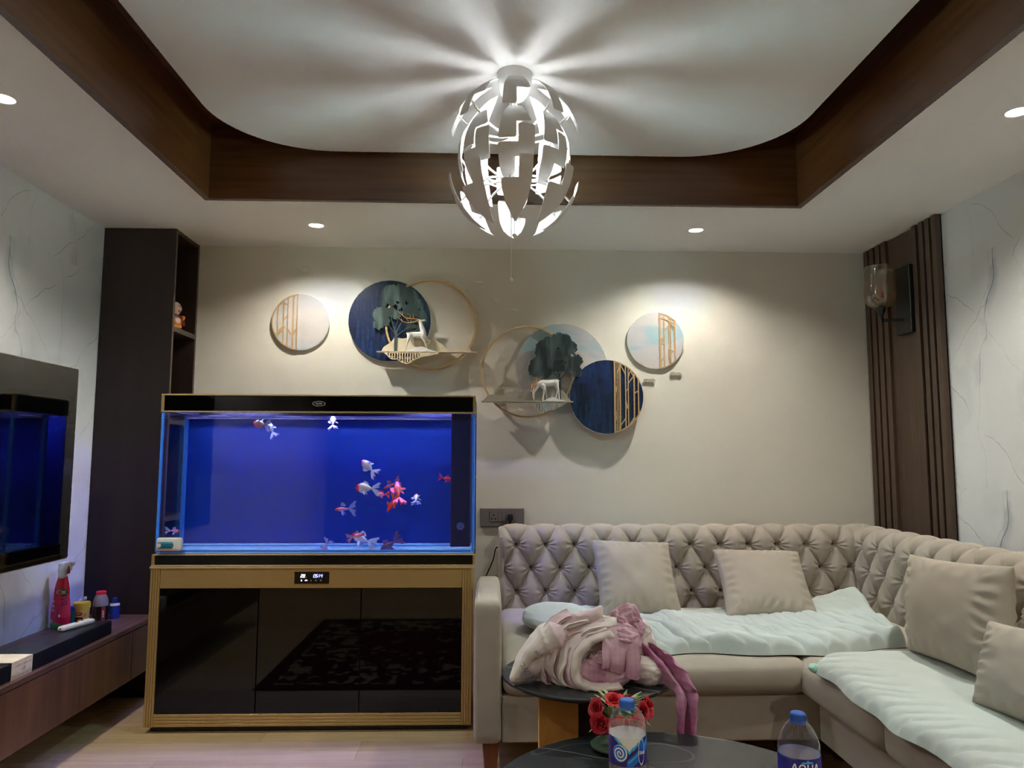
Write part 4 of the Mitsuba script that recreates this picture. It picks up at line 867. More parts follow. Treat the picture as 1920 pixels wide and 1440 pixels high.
# ------------------------------------------------------------------ goldfish
def vc(name, **kw): scene['material_' + name] = {'type': 'twosided', 'bsdf': {'type': 'principled', 'base_color': {'type': 'mesh_attribute', 'name': 'vertex_color'}, **kw}}
vc('fish', roughness=.35, specular=.4); vc('fish_fin', roughness=.5, specular=.2)
def fish(label, x, z, L, ang, cols, y=3.52, fat=.60, yaw=0., roll=0., fins=.72, grp=None, flip=1):
    """ang: direction of the head in the picture plane (degrees, 0 = right); cols: head, body, belly, fin"""
    head, body, belly, fin = [np.array(lin(c)) for c in cols]; L *= 1.15
    t = np.linspace(0, 1, 18); prof = fat * .5 * np.sqrt(np.clip(t / .45, 0, 1)) * np.clip(1 - ((t - .38) / .72).clip(0) ** 1.6, .05, 1) * np.where(t < .03, .3, 1)
    a = np.arange(14) * 2 * np.pi / 14
    X = np.repeat((.5 - t)[:, None], 14, 1) * .62 * L + .18 * L
    Zc = prof[:, None] * np.sin(a) * L * .66; Yc = prof[:, None] * np.cos(a) * L * .46
    v = np.stack([X, Yc, Zc], -1).reshape(-1, 3); i = np.arange(18 * 14).reshape(18, 14); j = np.roll(i, -1, 1)
    qd = np.stack([i[:-1], j[:-1], j[1:], i[1:]], -1).reshape(-1, 4); f = np.vstack([qd[:, [0, 1, 2]], qd[:, [0, 2, 3]]])
    tt = np.repeat(t, 14); up = np.sin(np.tile(a, 18))
    c = body * (up[:, None] * .5 + .5) + belly * (.5 - up[:, None] * .5)
    wgt = np.clip((.36 - tt) / .1, 0, 1)[:, None]; c = c * (1 - wgt) + head * wgt
    def fin_sheet(pts, th=.0006):
        g = Polygon([((x_ + .1) * .80 - .1 if x_ < -.1 else x_, z_) for x_, z_ in pts]).buffer(0); m = extr(g, th)
        vv = m.vertices; m.vertices = np.c_[vv[:, 0] * L, vv[:, 2] - th / 2, vv[:, 1] * L]; return m
    ff = []
    for s in (-1, 1):
        for sp in (.30, .62):
            tl = fin_sheet([(-.10, -.03), (-.22, .10 * fins + .03), (-.36, .24 * fins), (-.50, .34 * fins), (-.56, .30 * fins), (-.47, .17 * fins), (-.52, .06 * fins), (-.36, .02), (-.16, -.035)] if s > 0 else [(-.10, .03), (-.2, -.08 * fins), (-.33, -.22 * fins), (-.44, -.36 * fins), (-.50, -.36 * fins), (-.46, -.2 * fins), (-.54, -.10 * fins), (-.36, -.02), (-.16, .03)])
            w_ = tl.vertices; k2 = np.clip((-.1 * L - w_[:, 0]) / L, 0, 1); w_[:, 1] += (1 if sp > .5 else -1) * k2 * L * .28 * fins; tl.vertices = w_; ff.append(tl)
    ff.append(fin_sheet([(.22, .14), (.16, .30 * (.6 + .4 * fins)), (.04, .26 * (.6 + .4 * fins)), (-.04, .13), (.06, .10)]))
    for s in (-1, 1):
        pf = fin_sheet([(.18, -.08), (.12, -.24 * (.6 + .4 * fins)), (.04, -.28 * (.6 + .4 * fins)), (.06, -.14), (.10, -.06)]); w_ = pf.vertices; w_[:, 1] += s * (.05 * L + np.clip(-w_[:, 2] - .08 * L, 0, 1) * .6); pf.vertices = w_; ff.append(pf)
    fm = cat(ff)
    E = trimesh.transformations.euler_matrix(0, 0, math.radians(yaw))
    Rx = trimesh.transformations.rotation_matrix(math.radians(roll), (1, 0, 0))
    Ry = trimesh.transformations.rotation_matrix(-math.radians(ang), (0, 1, 0))
    S = np.diag([1, 1, flip, 1.0])
    Mx = trimesh.transformations.translation_matrix((x, y, z)) @ Ry @ E @ Rx @ S
    bm = tm(v, f)
    def tf(m):
        m = m.copy(); m.vertices = trimesh.transform_points(m.vertices, Mx)
        if flip < 0: m.invert()
        return m
    kk = thing('goldfish', label, 'fish', grp)
    part(kk, 'body', tf(bm), 'material_fish', True, color=c)
    fcol = np.repeat(fin[None], len(fm.vertices), 0); part(kk, 'fins', tf(fm), 'material_fish_fin', True, color=fcol)
    eyes = []
    for s in (-1, 1): eyes.append(lump(((.5 - .13) * .62 * L + .18 * L, s * .105 * L, .045 * L), (.026 * L, .012 * L, .026 * L), sub=1, amp=0))
    part(kk, 'eyes', tf(cat(eyes)), 'material_socket_hole', True)
W_, Wp, RD, OR, PK, DK, LV = '#dcdcf6', '#bdc0f4', '#ff0a30', '#ff3a38', '#ff4a78', '#3a1c48', '#9aa2ee'
fish('goldfish with a round red head near the water surface, upper left', -1.045, 1.342, .085, 172, (RD, RD, W_, LV), 3.47, .58, 20)
fish('small white fish with hanging fins right under the upper left red headed goldfish', -1.018, 1.318, .080, 118, (W_, '#c9b8e8', W_, LV), 3.535, .46, 15)
fish('pale lilac goldfish nose up at the water surface below the hood emblem', -.734, 1.352, .080, 100, ('#8a84b4', '#857fb8', '#9a94c8', '#7f78b4'), 3.535, .50, 40)
fish('white goldfish with a pink head, highest of the group on the right', -.552, 1.142, .100, 138, ('#e07a9a', Wp, W_, Wp), 3.50, .56, 20)
fish('white goldfish with a red cap swimming left', -.556, 1.049, .108, 176, (RD, W_, '#f4f2f4', '#c8d2ff'), 3.49, .62, 10, flip=-1)
fish('slender orange pink fish above the large orange goldfish', -.452, 1.064, .085, 205, (OR, PK, '#f09a80', '#8a5a8a'), 3.55, .24, 10, fins=.8, flip=-1)
fish('small red and white fish left of the large orange goldfish', -.482, 1.022, .060, 182, ('#f2d8d0', RD, W_, PK), 3.47, .48, 5, flip=-1)
fish('large orange goldfish with spread fins in the group on the right', -.418, 1.028, .120, 100, ('#ff2050', OR, '#ff8a5a', '#ff6060'), 3.50, .40, 35, 20)
fish('slender orange fish diving below the large orange goldfish', -.440, .985, .085, 245, (OR, '#ff4030', OR, '#e8604a'), 3.45, .30, 5, fins=.6)
fish('pinkish white goldfish nose up, right of the large orange goldfish', -.334, 1.000, .080, 95, (PK, '#f4d8e0', W_, LV), 3.50, .42, 60)
fish('small red fish next to the filter column', -.202, 1.094, .065, -15, ('#f02040', '#f02040', '#f85060', '#d04080'), 3.52, .46, 10)
fish('slender pink fish alone in mid water, swimming left', -.658, .954, .095, 184, (PK, '#f04060', '#d8c8f4', '#8a96ee'), 3.50, .28, 8, fins=.9, flip=-1)
fish('small pink fish in the left corner above the magnet cleaner', -1.425, .858, .062, -4, (PK, '#e84a7a', W_, LV), 3.46, .36, 10)
fish('slender pink fish just above the big white goldfish near the floor', -.604, .832, .080, 14, (PK, '#f06060', '#f0a0a0', '#c080b0'), 3.47, .26, 5, fins=.7)
fish('big white goldfish with a red patch near the tank floor', -.575, .810, .125, 160, ('#f03050', Wp, W_, '#c2ccfa'), 3.53, .46, 15, flip=-1)
fish('dark purple goldfish at the tank floor, on the right', -.444, .796, .115, 218, (DK, '#4a2440', '#6a4870', '#6a4a86'), 3.48, .46, 10, flip=-1)
fish('small pink fish nosing down at the tank floor', -.745, .785, .075, 238, (PK, '#e878a8', '#d8a8d8', LV), 3.49, .26, 10, fins=.8)
M('magnet_white', '#e4e2dc', .4, .4); M('magnet_blue', '#1d6a86', .35, .45)
k = thing('magnet_cleaner', 'white and teal magnetic glass cleaner stuck on the lower left tank pane', 'cleaner')
part(k, 'shell', rbox(-1.460, -1.348, 3.372, 3.401, .778, .836, .012, (12, 6, 8)), 'material_magnet_white', 40)
mb_ = part(k, 'grip', rbox(-1.452, -1.382, 3.362, 3.382, .790, .818, .010, (10, 4, 6)), 'material_magnet_blue', 40, label='teal grip')
part(mb_, 'button', lathe([(.0005, -.002), (.007, -.002), (.009, 0), (.009, .002), (.0005, .002)], 18), 'material_magnet_white', 30)
scene[mb_ + '__button']['to_world'] = T().translate([-1.440, 3.362, .804]).rotate([1, 0, 0], 90)
#==PART5==
# ------------------------------------------------------------------ tables
def black_marble(p, n, uv):
    a = dr.abs(fbm(p.x * 2.2 + 4, p.y * 2.2 + 1.5 * fbm(p.x * 2, p.y * 2, 3, 2), 5, 3) - .5)
    b = dr.abs(p.y - 2.02 + .47 * (p.x - .19) + .03 * (fbm(p.x * 9, p.y * 9, 2, 2) - .5))
    c = dr.abs(p.y - 2.08 + .62 * (p.x - .66) + .02 * (fbm(p.x * 12, p.y * 7, 7, 2) - .5))
    v = dr.maximum(smoothstep(.006, .001, a) * .10, dr.maximum(smoothstep(.0022, .0008, b) * .5, smoothstep(.003, .001, c) * .6))
    return mix(lin('#17181a'), lin('#8c8f8e'), v)
M('black_marble', proc(black_marble), .38, .55); M('table_edge', '#101012', .35, .5)
M('gold_wood', grain('#a8743a', '#c99550', 2, .6), .35, .5); M('gold_wood_light', '#d6ab74', .4, .5); M('brown_panel', '#2a1811', .5, .4)
def table_top(parent, cx, cy, r, z, th=.016):
    part(parent, 'top', lathe([(.0005, z - th), (r - .012, z - th), (r - .003, z - th + .005), (r, z - .006), (r - .001, z - .002), (r - .004, z), (.0005, z)], 96, (cx, cy, 0)), 'material_black_marble', 30, label='round black marble top')
def slab_leg(parent, name, x0, x1, y, z0, z1, th, mat, rr=.06, rotz=0, c=None):
    g = sbox(x0, z0, x1, z1 - rr).union(sbox(x0, z0, x1 - rr, z1)).union(Point(x1 - rr, z1 - rr).buffer(rr, 12))
    m = wall_plate(g, y, th)
    if rotz: m.apply_transform(trimesh.transformations.rotation_matrix(rotz, (0, 0, 1), c))
    return part(parent, name, m, mat, False)
M('rug', proc(lambda p, n, uv: rug_fn(p)), .95, .05)
def rug_fn(p):
    dx = dr.minimum(p.x + 1.2, 1.18 - p.x); dy = dr.minimum(p.y - 1.13, 2.8 - p.y); d = dr.minimum(dx, dy)
    f = fbm(p.x * 22, p.y * 22, 1, 2); g = fbm(p.x * 9 + 3, p.y * 9, 6, 2)
    red, cream, dark = lin('#4a1016'), lin('#8d7a60'), lin('#2c0c14')
    c = mix(red, cream, smoothstep(.60, .66, f) * smoothstep(.5, .56, g))
    c = mix(c, mix(dark, cream, smoothstep(.56, .62, f)), smoothstep(.075, .08, d) * smoothstep(.42, .40, d) * .9)
    c = mix(c, cream, smoothstep(.085, .09, d) * smoothstep(.105, .10, d) * smoothstep(.45, .5, f))
    return mix(c, mix(red, dark, .5), smoothstep(.08, .075, d))
k = thing('rug', 'dark red floral rug in front of the sofa, mirrored in the black stand doors', 'rug')
part(k, 'pile', box(-1.20, 1.18, 1.13, 2.80, .0003, .008, .002), 'material_rug', False)
k = thing('coffee_table', 'large low round coffee table with a black marble top carrying two water bottles', 'table')
table_top(k, .4255, 1.719, .440, .430)
slab_leg(k, 'leg_panel', .12, .70, 1.70, .0085, .413, .04, 'material_brown_panel')
slab_leg(k, 'leg_panel', .20, .62, 1.72, .0085, .413, .04, 'material_gold_wood', .06, math.pi / 2, (.4255, 1.74, 0))
k = thing('side_table', 'smaller round side table with a black top and gold wood base carrying pink bedding', 'table')
table_top(k, .3115, 2.380, .266, .530)
slab_leg(k, 'leg_panel', .160, .277, 2.335, .0085, .5135, .040, 'material_gold_wood', .05)
part(k, 'leg_edge', box(.1575, .1602, 2.335, 2.375, .0085, .5135, .0008), 'material_gold_wood_light', False)
slab_leg(k, 'leg_panel', .280, .42, 2.40, .0085, .5135, .040, 'material_brown_panel', .05)

# ------------------------------------------------------------------ water bottles
scene['material_pet'] = {'type': 'thindielectric', 'int_ior': 1.5}
scene['material_water'] = {'type': 'thindielectric', 'int_ior': 1.33}
M('cap_blue', '#2f6cc4', .4, .45); M('cap_dark', '#1f55ad', .4, .45)
def bottle(label, bx, by, z0, r, ztop, zlab0, zlab1, water, prof, mat_label, cap, lback):
    kk = thing('water_bottle', label, 'bottle', 'water bottles on the coffee table')
    part(kk, 'body', lathe([(a * r, z0 + b) for a, b in prof], 40, (bx, by, 0)), 'material_pet', True, label='clear plastic body')
    ins = [(max(a * r - .0012, .0005), z0 + b + (.002 if b < .01 else 0)) for a, b in prof if z0 + b <= water]
    ins.append((float(np.interp(water - z0, [b for a, b in prof], [a for a, b in prof])) * r - .0012, water)); ins.append((.0004, water)); ins.insert(0, (.0004, ins[0][1]))
    part(kk, 'water', lathe(ins, 40, (bx, by, 0)), 'material_water', 40, label='water inside')
    part(kk, 'label_sleeve', lathe([(r + .0005, zlab0), (r + .0005, zlab1)], 48, (bx, by, 0)), mat_label, True, label='printed label sleeve')
    cp = [lathe([(.0005, ztop), (.0125, ztop), (.0142, ztop - .002), (.0146, ztop - .014), (.0146, ztop - .0145)][::-1], 40, (bx, by, 0)), lathe([(.0148, ztop - .0150), (.0148, ztop - .0195), (.0125, ztop - .0195)][::-1], 40, (bx, by, 0))]
    for i in range(36):
        a = i * 2 * math.pi / 36; cp.append(tube([(bx + .0147 * math.cos(a), by + .0147 * math.sin(a), ztop - .003), (bx + .0149 * math.cos(a), by + .0149 * math.sin(a), ztop - .0138)], .0005, 4))
    part(kk, 'label_back', lathe([(r - .0004, zlab0), (r - .0004, zlab1)], 48, (bx, by, 0)), lback, True)
    part(kk, 'cap', cat(cp), cap, 30, label='blue screw cap')
    return kk
b1 = (.2835, 1.556); b2 = (.598, 1.470); zb = .4302
def wrap(m, c, r, ang0):
    m = trimesh.Trimesh(*trimesh.remesh.subdivide_to_size(m.vertices, m.faces, .005), process=True); v = m.vertices.copy(); a = ang0 + v[:, 0] / r
    rr = r + v[:, 2]; m.vertices = np.c_[c[0] + rr * np.sin(a), c[1] - rr * np.cos(a), v[:, 1]]; return m
def lab1(p, n, uv):
    a = dr.atan2(p.x - b1[0], b1[1] - p.y) + .18; z = (p.z - .586) / .057
    white, cy, bl, nv = lin('#d9dcdb'), lin('#3aa3dc'), lin('#1c66c0'), lin('#241d6e')
    edge = .55 + .55 * dr.abs(a - .10) + .06 * noise(a * 22, z * 9)
    c = mix(white, cy, smoothstep(edge + .02, edge - .02, z))
    e2 = edge - .12; c = mix(c, nv, smoothstep(e2 + .02, e2 - .01, z))
    st = z - .50 * (a - .10) - .14
    c = mix(c, bl, smoothstep(.20, .17, dr.abs(st)) * smoothstep(e2, e2 - .05, z) * smoothstep(-.10, .05, a))
    c = mix(c, cy, smoothstep(.045, .03, dr.abs(st - .07)) * smoothstep(e2, e2 - .05, z) * smoothstep(-.05, .1, a))
    d = dr.sqrt(dr.square((a + .42) * .62) + dr.square((z - .46) * .9))
    sw = dr.sin(d * 62 - 1.0 * dr.atan2(z - .46, a + .42) * 1.0)
    c = mix(c, mix(bl, white, smoothstep(-.2, .5, sw)), smoothstep(.27, .24, d))
    oval = dr.sqrt(dr.square((a - .80) * 1.9) + dr.square((z - .52) * .9))
    c = mix(c, white, smoothstep(.42, .40, oval)); c = mix(c, mix(nv, bl, smoothstep(.3, .8, z)), smoothstep(.37, .35, oval))
    return mix(c, lin('#8c3f9a'), smoothstep(.04, .02, z))
def lab2(p, n, uv):
    a = dr.atan2(p.x - b2[0], b2[1] - p.y); z = p.z
    nv = mix(lin('#26268c'), lin('#1c1a6a'), smoothstep(.6, .65, z))
    lines = smoothstep(.35, .2, dr.abs((z * 260) - dr.floor(z * 260) - .5)) * smoothstep(-.45, -.6, a) * smoothstep(.628, .634, z)
    return mix(nv, lin('#6f72c8'), lines * .6)
M('label_wave', proc(lab1), .35, .4); M('label_navy', proc(lab2), .35, .4); M('print_white', '#e4e6ea', .5, .3); M('label_inside', '#7f86b0', .5, .3); M('print_cyan', '#4fa6dc', .5, .3)
prof = [(.55, 0), (.85, .0), (.97, .006), (1, .015), (1, .03), (.97, .036), (1, .042), (1, .158), (1, .222), (.985, .232), (.93, .240), (.80, .249), (.62, .2565), (.44, .2615), (.36, .265), (.35, .275)]
kb1 = bottle('full water bottle with a blue wave label standing before the red roses', *b1, zb, .0375, .7065, .588, .6415, .656, prof, 'material_label_wave', 'material_cap_blue', 'material_print_white')
ov = [meshkit.text_mesh('Club', .0058, .0004, True)]; m = ov[0]; m.vertices[:, 0] -= m.vertices[:, 0].mean(); m.vertices[:, 1] += .611
part(kb1, 'lettering', wrap(m, b1, .0382, .62), 'material_print_white', False)
prof = [(.55, 0), (.85, .0), (.97, .006), (1, .015), (1, .03), (.97, .036), (1, .042), (1, .15), (1, .214), (.985, .221), (.92, .229), (.78, .241), (.60, .2525), (.42, .2605), (.36, .265), (.35, .275)]
kb2 = bottle('water bottle with a navy AQUA label at the bottom edge, near the right seat', *b2, zb, .0388, .7065, .560, .6335, .632, prof, 'material_label_navy', 'material_cap_dark', 'material_label_inside')
m = meshkit.text_mesh('AQUA', .0135, .0004, True); v = m.vertices; v[:, 0] -= (v[:, 0].min() + v[:, 0].max()) / 2; v[:, 0] = v[:, 0] * 1.02 + .10 * (v[:, 1]); v[:, 1] += .6110
part(kb2, 'lettering', wrap(m, b2, .0395, -.10), 'material_print_white', False, label='white letters reading AQUA')
mt = extr(unary_union([Polygon([(-.013, .6262), (-.006, .6295), (-.003, .6285), (.001, .6325), (.005, .629), (.008, .630), (.013, .6262), (.009, .6268), (0, .6258)])]), .0004); part(kb2, 'emblem', wrap(mt, b2, .0395, -.02), 'material_print_cyan', False, label='small mountain emblem')
rb = []
for i in range(7):
    a = -1.2 + i * .4
    rb.append(tube([(b2[0] + rr * .0388 * math.sin(a), b2[1] - rr * .0388 * math.cos(a), z0_) for rr, z0_ in ((.45, .689), (.62, .6815), (.80, .670))], .0007, 5))
part(kb2, 'embossed_ribs', cat(rb), 'material_pet', True)
# ------------------------------------------------------------------ glass dish, vase and roses
scene['material_dark_glass'] = {'type': 'thindielectric', 'int_ior': 1.6, 'specular_transmittance': rgb((.70, .78, .68))}
M('dish_glass', '#4a5848', .12, .6); M('dish_rim', '#1d211f', .2, .6)
vx, vy = .345, 2.035
k = thing('glass_dish', 'round green tinted glass dish under the rose vase on the coffee table', 'dish')
part(k, 'plate', lathe([(.0005, .4306), (.045, .4306), (.060, .433), (.072, .440), (.070, .4415), (.058, .4355), (.044, .4335), (.0005, .4335)], 48, (vx, vy, 0)), 'material_dish_glass', 40)
part(k, 'rim', lathe([(.0705, .4395), (.0735, .440), (.0740, .4425), (.0715, .443), (.0700, .4415)], 48, (vx, vy, 0)), 'material_dish_rim', 40)
k = thing('vase', 'small smoky glass vase holding the red roses on the green dish', 'vase')
part(k, 'glass', lathe([(.0005, .4340), (.026, .4340), (.026, .438), (.012, .444), (.010, .452), (.016, .462), (.030, .474), (.036, .490), (.037, .508)], 40, (vx, vy, 0)), 'material_dark_glass', True, label='smoky clear glass')
M('rose_red', '#b8202c', .6, .3, sheen=.3); M('rose_dark', '#9a1624', .6, .3, sheen=.3); M('leaf_green', '#5f7a45', .6, .3); M('leaf_pale', '#a9b083', .6, .3); M('stem_green', '#38502f', .6, .3)
def rose(c, r, axis, seed):
    rr = random.Random(seed); ms = []
    for i in range(17):
        q = i / 16; rad = r * (.12 + .86 * q); op = .25 + 1.0 * q; w = .9 + .25 * q; a0 = i * 2.4 + rr.uniform(-.2, .2); hgt = r * (.95 - .25 * q)
        s, t = np.meshgrid(np.linspace(-1, 1, 7), np.linspace(0, 1, 6), indexing='ij')
        ang = a0 + s * w * (.55 + .45 * np.sin(np.pi * np.clip(t * .8 + .12, 0, 1)))
        R_ = rad * (.30 + .70 * t ** .8) * (1 + .18 * op * t ** 4) + r * .02 * np.sin(s * 7 + i) * t
        z = hgt * (t ** (.9 + .3 * q)) * (1 - .42 * q * t ** 3) - r * .12 * np.abs(s) ** 3 * t
        ms.append(grid(np.stack([R_ * np.cos(ang), R_ * np.sin(ang), z - r * .25], -1)))
    m = cat(ms); ax = np.array(axis, float); ax /= np.linalg.norm(ax)
    M_ = trimesh.geometry.align_vectors([0, 0, 1], ax); m.apply_transform(M_); m.apply_translation(c); return m
k = thing('rose_bouquet', 'bunch of red artificial roses with pale green leaves in the glass vase', 'flowers')
for i, (c, r, ax) in enumerate((((.283, 1.985, .549), .024, (-.7, -.5, .5)), ((.330, 2.00, .564), .026, (0, -.35, 1)), ((.289, 1.955, .520), .025, (-.35, -1, .25)), ((.332, 1.945, .516), .026, (.05, -1, .25)), ((.402, 1.99, .540), .025, (.7, -.6, .5)), ((.424, 2.03, .540), .026, (.9, -.4, .4)), ((.372, 2.03, .555), .024, (.3, .1, 1)), ((.378, 1.955, .520), .024, (.5, -1, .2)), ((.345, 2.085, .548), .024, (0, .6, .8)))):
    part(k, 'flower', rose(c, r, ax, i), 'material_rose_red' if i % 2 else 'material_rose_dark', True)
    part(k, 'stem', tube(spline([(vx + .004 * (i - 4), vy, .462), ((c[0] + vx) / 2, (c[1] + vy) / 2, .50), tuple(np.array(c) - np.array(ax) / np.linalg.norm(ax) * r * .2)], 8), .0018, 5), 'material_stem_green', 30)
def leaf(p, d, L, w, up=(0, 0, 1), curl=.25):
    d = np.asarray(d, float); d /= np.linalg.norm(d); sd = np.cross(d, up); sd /= np.linalg.norm(sd); nn = np.cross(sd, d)
    s, t = np.meshgrid(np.linspace(-1, 1, 5), np.linspace(0, 1, 7), indexing='ij')
    wd = w * np.sin(np.pi * np.clip(t * .92 + .06, 0, 1)) ** .8 * s
    P = np.asarray(p) + d * (t * L)[..., None] + sd * wd[..., None] + nn * (-(curl * L) * t ** 2 + .25 * w * np.abs(s))[..., None]
    return grid(P)
rr = random.Random(4)
for i in range(64):
    a = rr.uniform(0, 6.28); q = rr.uniform(.3, 1); base = np.array([vx + .022 * math.cos(a), vy + .022 * math.sin(a), rr.uniform(.500, .535)])
    d = (math.cos(a) * q, math.sin(a) * q - .2, rr.uniform(-.2, 1.1))
    part(k, 'leaf', leaf(base, d, rr.uniform(.040, .072), rr.uniform(.005, .010)), 'material_leaf_pale' if i % 5 < 3 else 'material_leaf_green', True)

# ------------------------------------------------------------------ bedding bundle on the side table
vc('bedding', roughness=.85, specular=.15)
CR, PK_, DP, GL = [np.array(lin(c)) for c in ('#d2c8c2', '#cfb0ba', '#b27f98', '#918a92')]
def tint(m, kind, seed=0):
    v = m.vertices; n1 = meshkit.fbm(v * 9 + seed, 3, seed); n2 = meshkit.fbm(v * 16 + 5, 3, seed + 1)
    if kind == 'cream':
        c = CR + 0 * v
        band = np.clip(1 - np.abs(((v[:, 0] + .45 * (v[:, 2] - .6)) - .245 + .02 * (n1 - .5)) / .030), 0, 1)[:, None]
        c = c * (1 - .85 * band) + PK_ * .85 * band
        g = (np.clip((n2 - .60) / .08, 0, 1) * np.clip((n1 - .42) / .1, 0, 1))[:, None]
        c = c * (1 - .6 * g) + GL * .6 * g
    elif kind == 'pink':
        ck = (.5 + .5 * np.sin((v[:, 0] + v[:, 2]) * 210) * np.sin((v[:, 0] - v[:, 2]) * 210)) * .25
        w = np.clip(.35 + (n1 - .5) * 2.2 + ck - .1, 0, 1)[:, None]; c = PK_ * (1 - w) + DP * w
    elif kind == 'deep':
        ck = (.5 + .5 * np.sin((v[:, 0] + v[:, 2]) * 160) * np.sin((v[:, 0] - v[:, 2]) * 160)) * .3
        w = np.clip(.75 + (n1 - .5) * 2 + ck - .1, 0, 1)[:, None]; c = PK_ * (1 - w) + np.array(lin('#a85c86')) * w
    elif kind == 'rose':
        w = np.clip(.45 + (n1 - .5) * 2.4, 0, 1)[:, None]; c = PK_ * (1 - w) + CR * w
    else:
        c = CR + 0 * v + (n1[:, None] - .5) * .08
    return np.clip(c, 0, 1)
bd = thing('bedding_bundle', 'crumpled pink and cream bedding piled on the small side table, one end hanging', 'bedding')
bm = bones([(((.078, 2.255, .548), .014), ((.135, 2.30, .585), .050)), (((.135, 2.30, .585), .050), ((.205, 2.335, .618), .080)), (((.205, 2.335, .618), .080), ((.300, 2.335, .632), .095)), (((.30, 2.335, .632), .095), ((.42, 2.345, .615), .080)), (((.088, 2.25, .556), .012), ((.125, 2.25, .620), .020)), (((.125, 2.25, .62), .020), ((.20, 2.28, .66), .045)), (((.42, 2.345, .61), .08), ((.465, 2.36, .605), .065))], .006, 12)
v = bm.vertices; nrm = bm.vertex_normals
ph = (v[:, 0] + .55 * (v[:, 2] - .6) + .02 * (meshkit.fbm(v * 7, 3, 2) - .5)) * 2 * math.pi / .040
wv = np.clip((v[:, 0] - .11) / .05, 0, 1)
dsp = wv * (.0028 * (1 - np.abs(np.sin(ph / 2)) ** .6 * 2) * np.clip(.3 + 1.4 * meshkit.noise(v * 12, 9), 0, 1.3)) + .006 * (meshkit.fbm(v * 26, 3, 4) - .5)
bm.vertices = v + nrm * dsp[:, None]; v = bm.vertices; v[:, 2] = np.maximum(v[:, 2], .5312); bm.vertices = v
part(bd, 'wrap', bm, 'material_bedding', True, color=tint(bm, 'cream', 3), label='cream outer wrap with grey print')
def cloth(P, th=.004):
    """thicken a sheet of points"""
    m = grid(P); n = m.vertex_normals; nn = len(m.vertices); f = m.faces
    v = np.vstack([m.vertices + n * th / 2, m.vertices - n * th / 2]); a, b = P.shape[:2]; i = np.arange(a * b).reshape(a, b)
    loop = np.r_[i[0, :], i[1:, -1], i[-1, -2::-1], i[-2:0:-1, 0]]; e = np.c_[loop, np.roll(loop, -1)]
    side = np.vstack([np.c_[e[:, 0], e[:, 0] + nn, e[:, 1]], np.c_[e[:, 1], e[:, 0] + nn, e[:, 1] + nn]])
    return tm(v, np.vstack([f, f[:, ::-1] + nn, side]))
def fold_part(name, m, kind, seed, label=None):
    n_ = m.vertex_normals; v_ = m.vertices; m.vertices = v_ + n_ * (.0055 * (np.clip(1 - np.abs(2 * meshkit.fbm(v_ * np.array([16, 16, 9.]) + seed, 2, seed) - 1) * 3, 0, 1) ** 1.4 - .3))[:, None]; part(bd, name, m, 'material_bedding', True, color=tint(m, kind, seed), label=label)
def floor_to(m, z=.5312):
    v = m.vertices; v[:, 2] = np.maximum(v[:, 2], z); m.vertices = v; return m
# cuff round the open mouth of the roll
path = spline([(.385, 2.232, .668), (.330, 2.216, .672), (.280, 2.212, .645), (.256, 2.205, .600), (.262, 2.196, .556), (.295, 2.188, .538), (.345, 2.186, .536), (.385, 2.192, .541)], 60)
s_ = np.linspace(-1, 1, 9)
cen = np.array([.335, 2.23, .60])
rows = []
for i, p in enumerate(path):
    out = p - cen; out[1] = 0; out /= np.linalg.norm(out) + 1e-9
    rows.append([p + out * .013 * q + np.array([0, .020 * q ** 2 - .006, 0]) + np.array([0, -.003 * math.sin(i * .7) * (1 - abs(q)), 0]) for q in s_])
fold_part('cuff', floor_to(cloth(np.array(rows), .006)), 'plain', 5, 'cream turned back hem')
rows = []
for i, p in enumerate(path):
    out = p - cen; out[1] = 0; out /= np.linalg.norm(out) + 1e-9
    rows.append([p + out * (.024 + .011 * q) + np.array([0, .026 + .016 * q, 0]) for q in s_])
fold_part('cuff', floor_to(cloth(np.array(rows)[:45], .006)), 'rose', 6)
for li, (o_, w_l, y_, kd, n0, n1) in enumerate(((.046, .014, .040, 'plain', 4, 46), (.066, .013, .054, 'rose', 8, 44), (.088, .015, .064, 'plain', 12, 43), (.112, .014, .078, 'rose', 15, 40))):
    rows = []
    for i, p in enumerate(path):
        out = p - cen; out[1] = 0; out /= np.linalg.norm(out) + 1e-9
        wob = .010 * math.sin(i * .21 + li * 1.7) + .004 * math.sin(i * .6 + li)
        rows.append([np.array([p[0], p[1], p[2]]) + out * np.array([1.0, 1, .62]) * (o_ + wob + w_l * q) + np.array([0, y_ + .020 * q - .006 * math.sin(q * 2 + i * .3), 0]) for q in s_])
    fold_part('layer', floor_to(cloth(np.array(rows)[n0:n1], .005)), kd, 60 + li)
for i, (c, rad, rot, kd, am, fo) in enumerate((((.312, 2.228, .568), (.052, .030, .042), (0, .2, 0), 'pink', .10, .10), ((.368, 2.226, .565), (.052, .030, .038), (0, -.35, .1), 'pink', .12, .10), ((.345, 2.235, .607), (.046, .028, .026), (0, .1, 0), 'pink', .15, .14),
                                             ((.398, 2.250, .655), (.056, .042, .046), (0, .25, 0), 'pink', .10, .12), ((.412, 2.300, .692), (.040, .036, .052), (0, .35, 0), 'pink', .20, .30), ((.440, 2.305, .680), (.030, .034, .034), (0, .9, 0), 'pink', .18, .25),
                                             ((.470, 2.262, .567), (.052, .044, .040), (0, -.1, 0), 'plain', .12, .06), ((.505, 2.275, .556), (.034, .034, .028), (0, -.1, 0), 'plain', .14, .08), ((.462, 2.335, .640), (.040, .046, .060), (0, .15, 0), 'plain', .10, .08),
                                             ((.355, 2.275, .665), (.048, .040, .030), (0, .25, 0), 'rose', .14, .16))):
    fold_part('fold', floor_to(lump(c, rad, rot, i + 11, am, folds=fo, nf=5, sub=5)), kd, i)
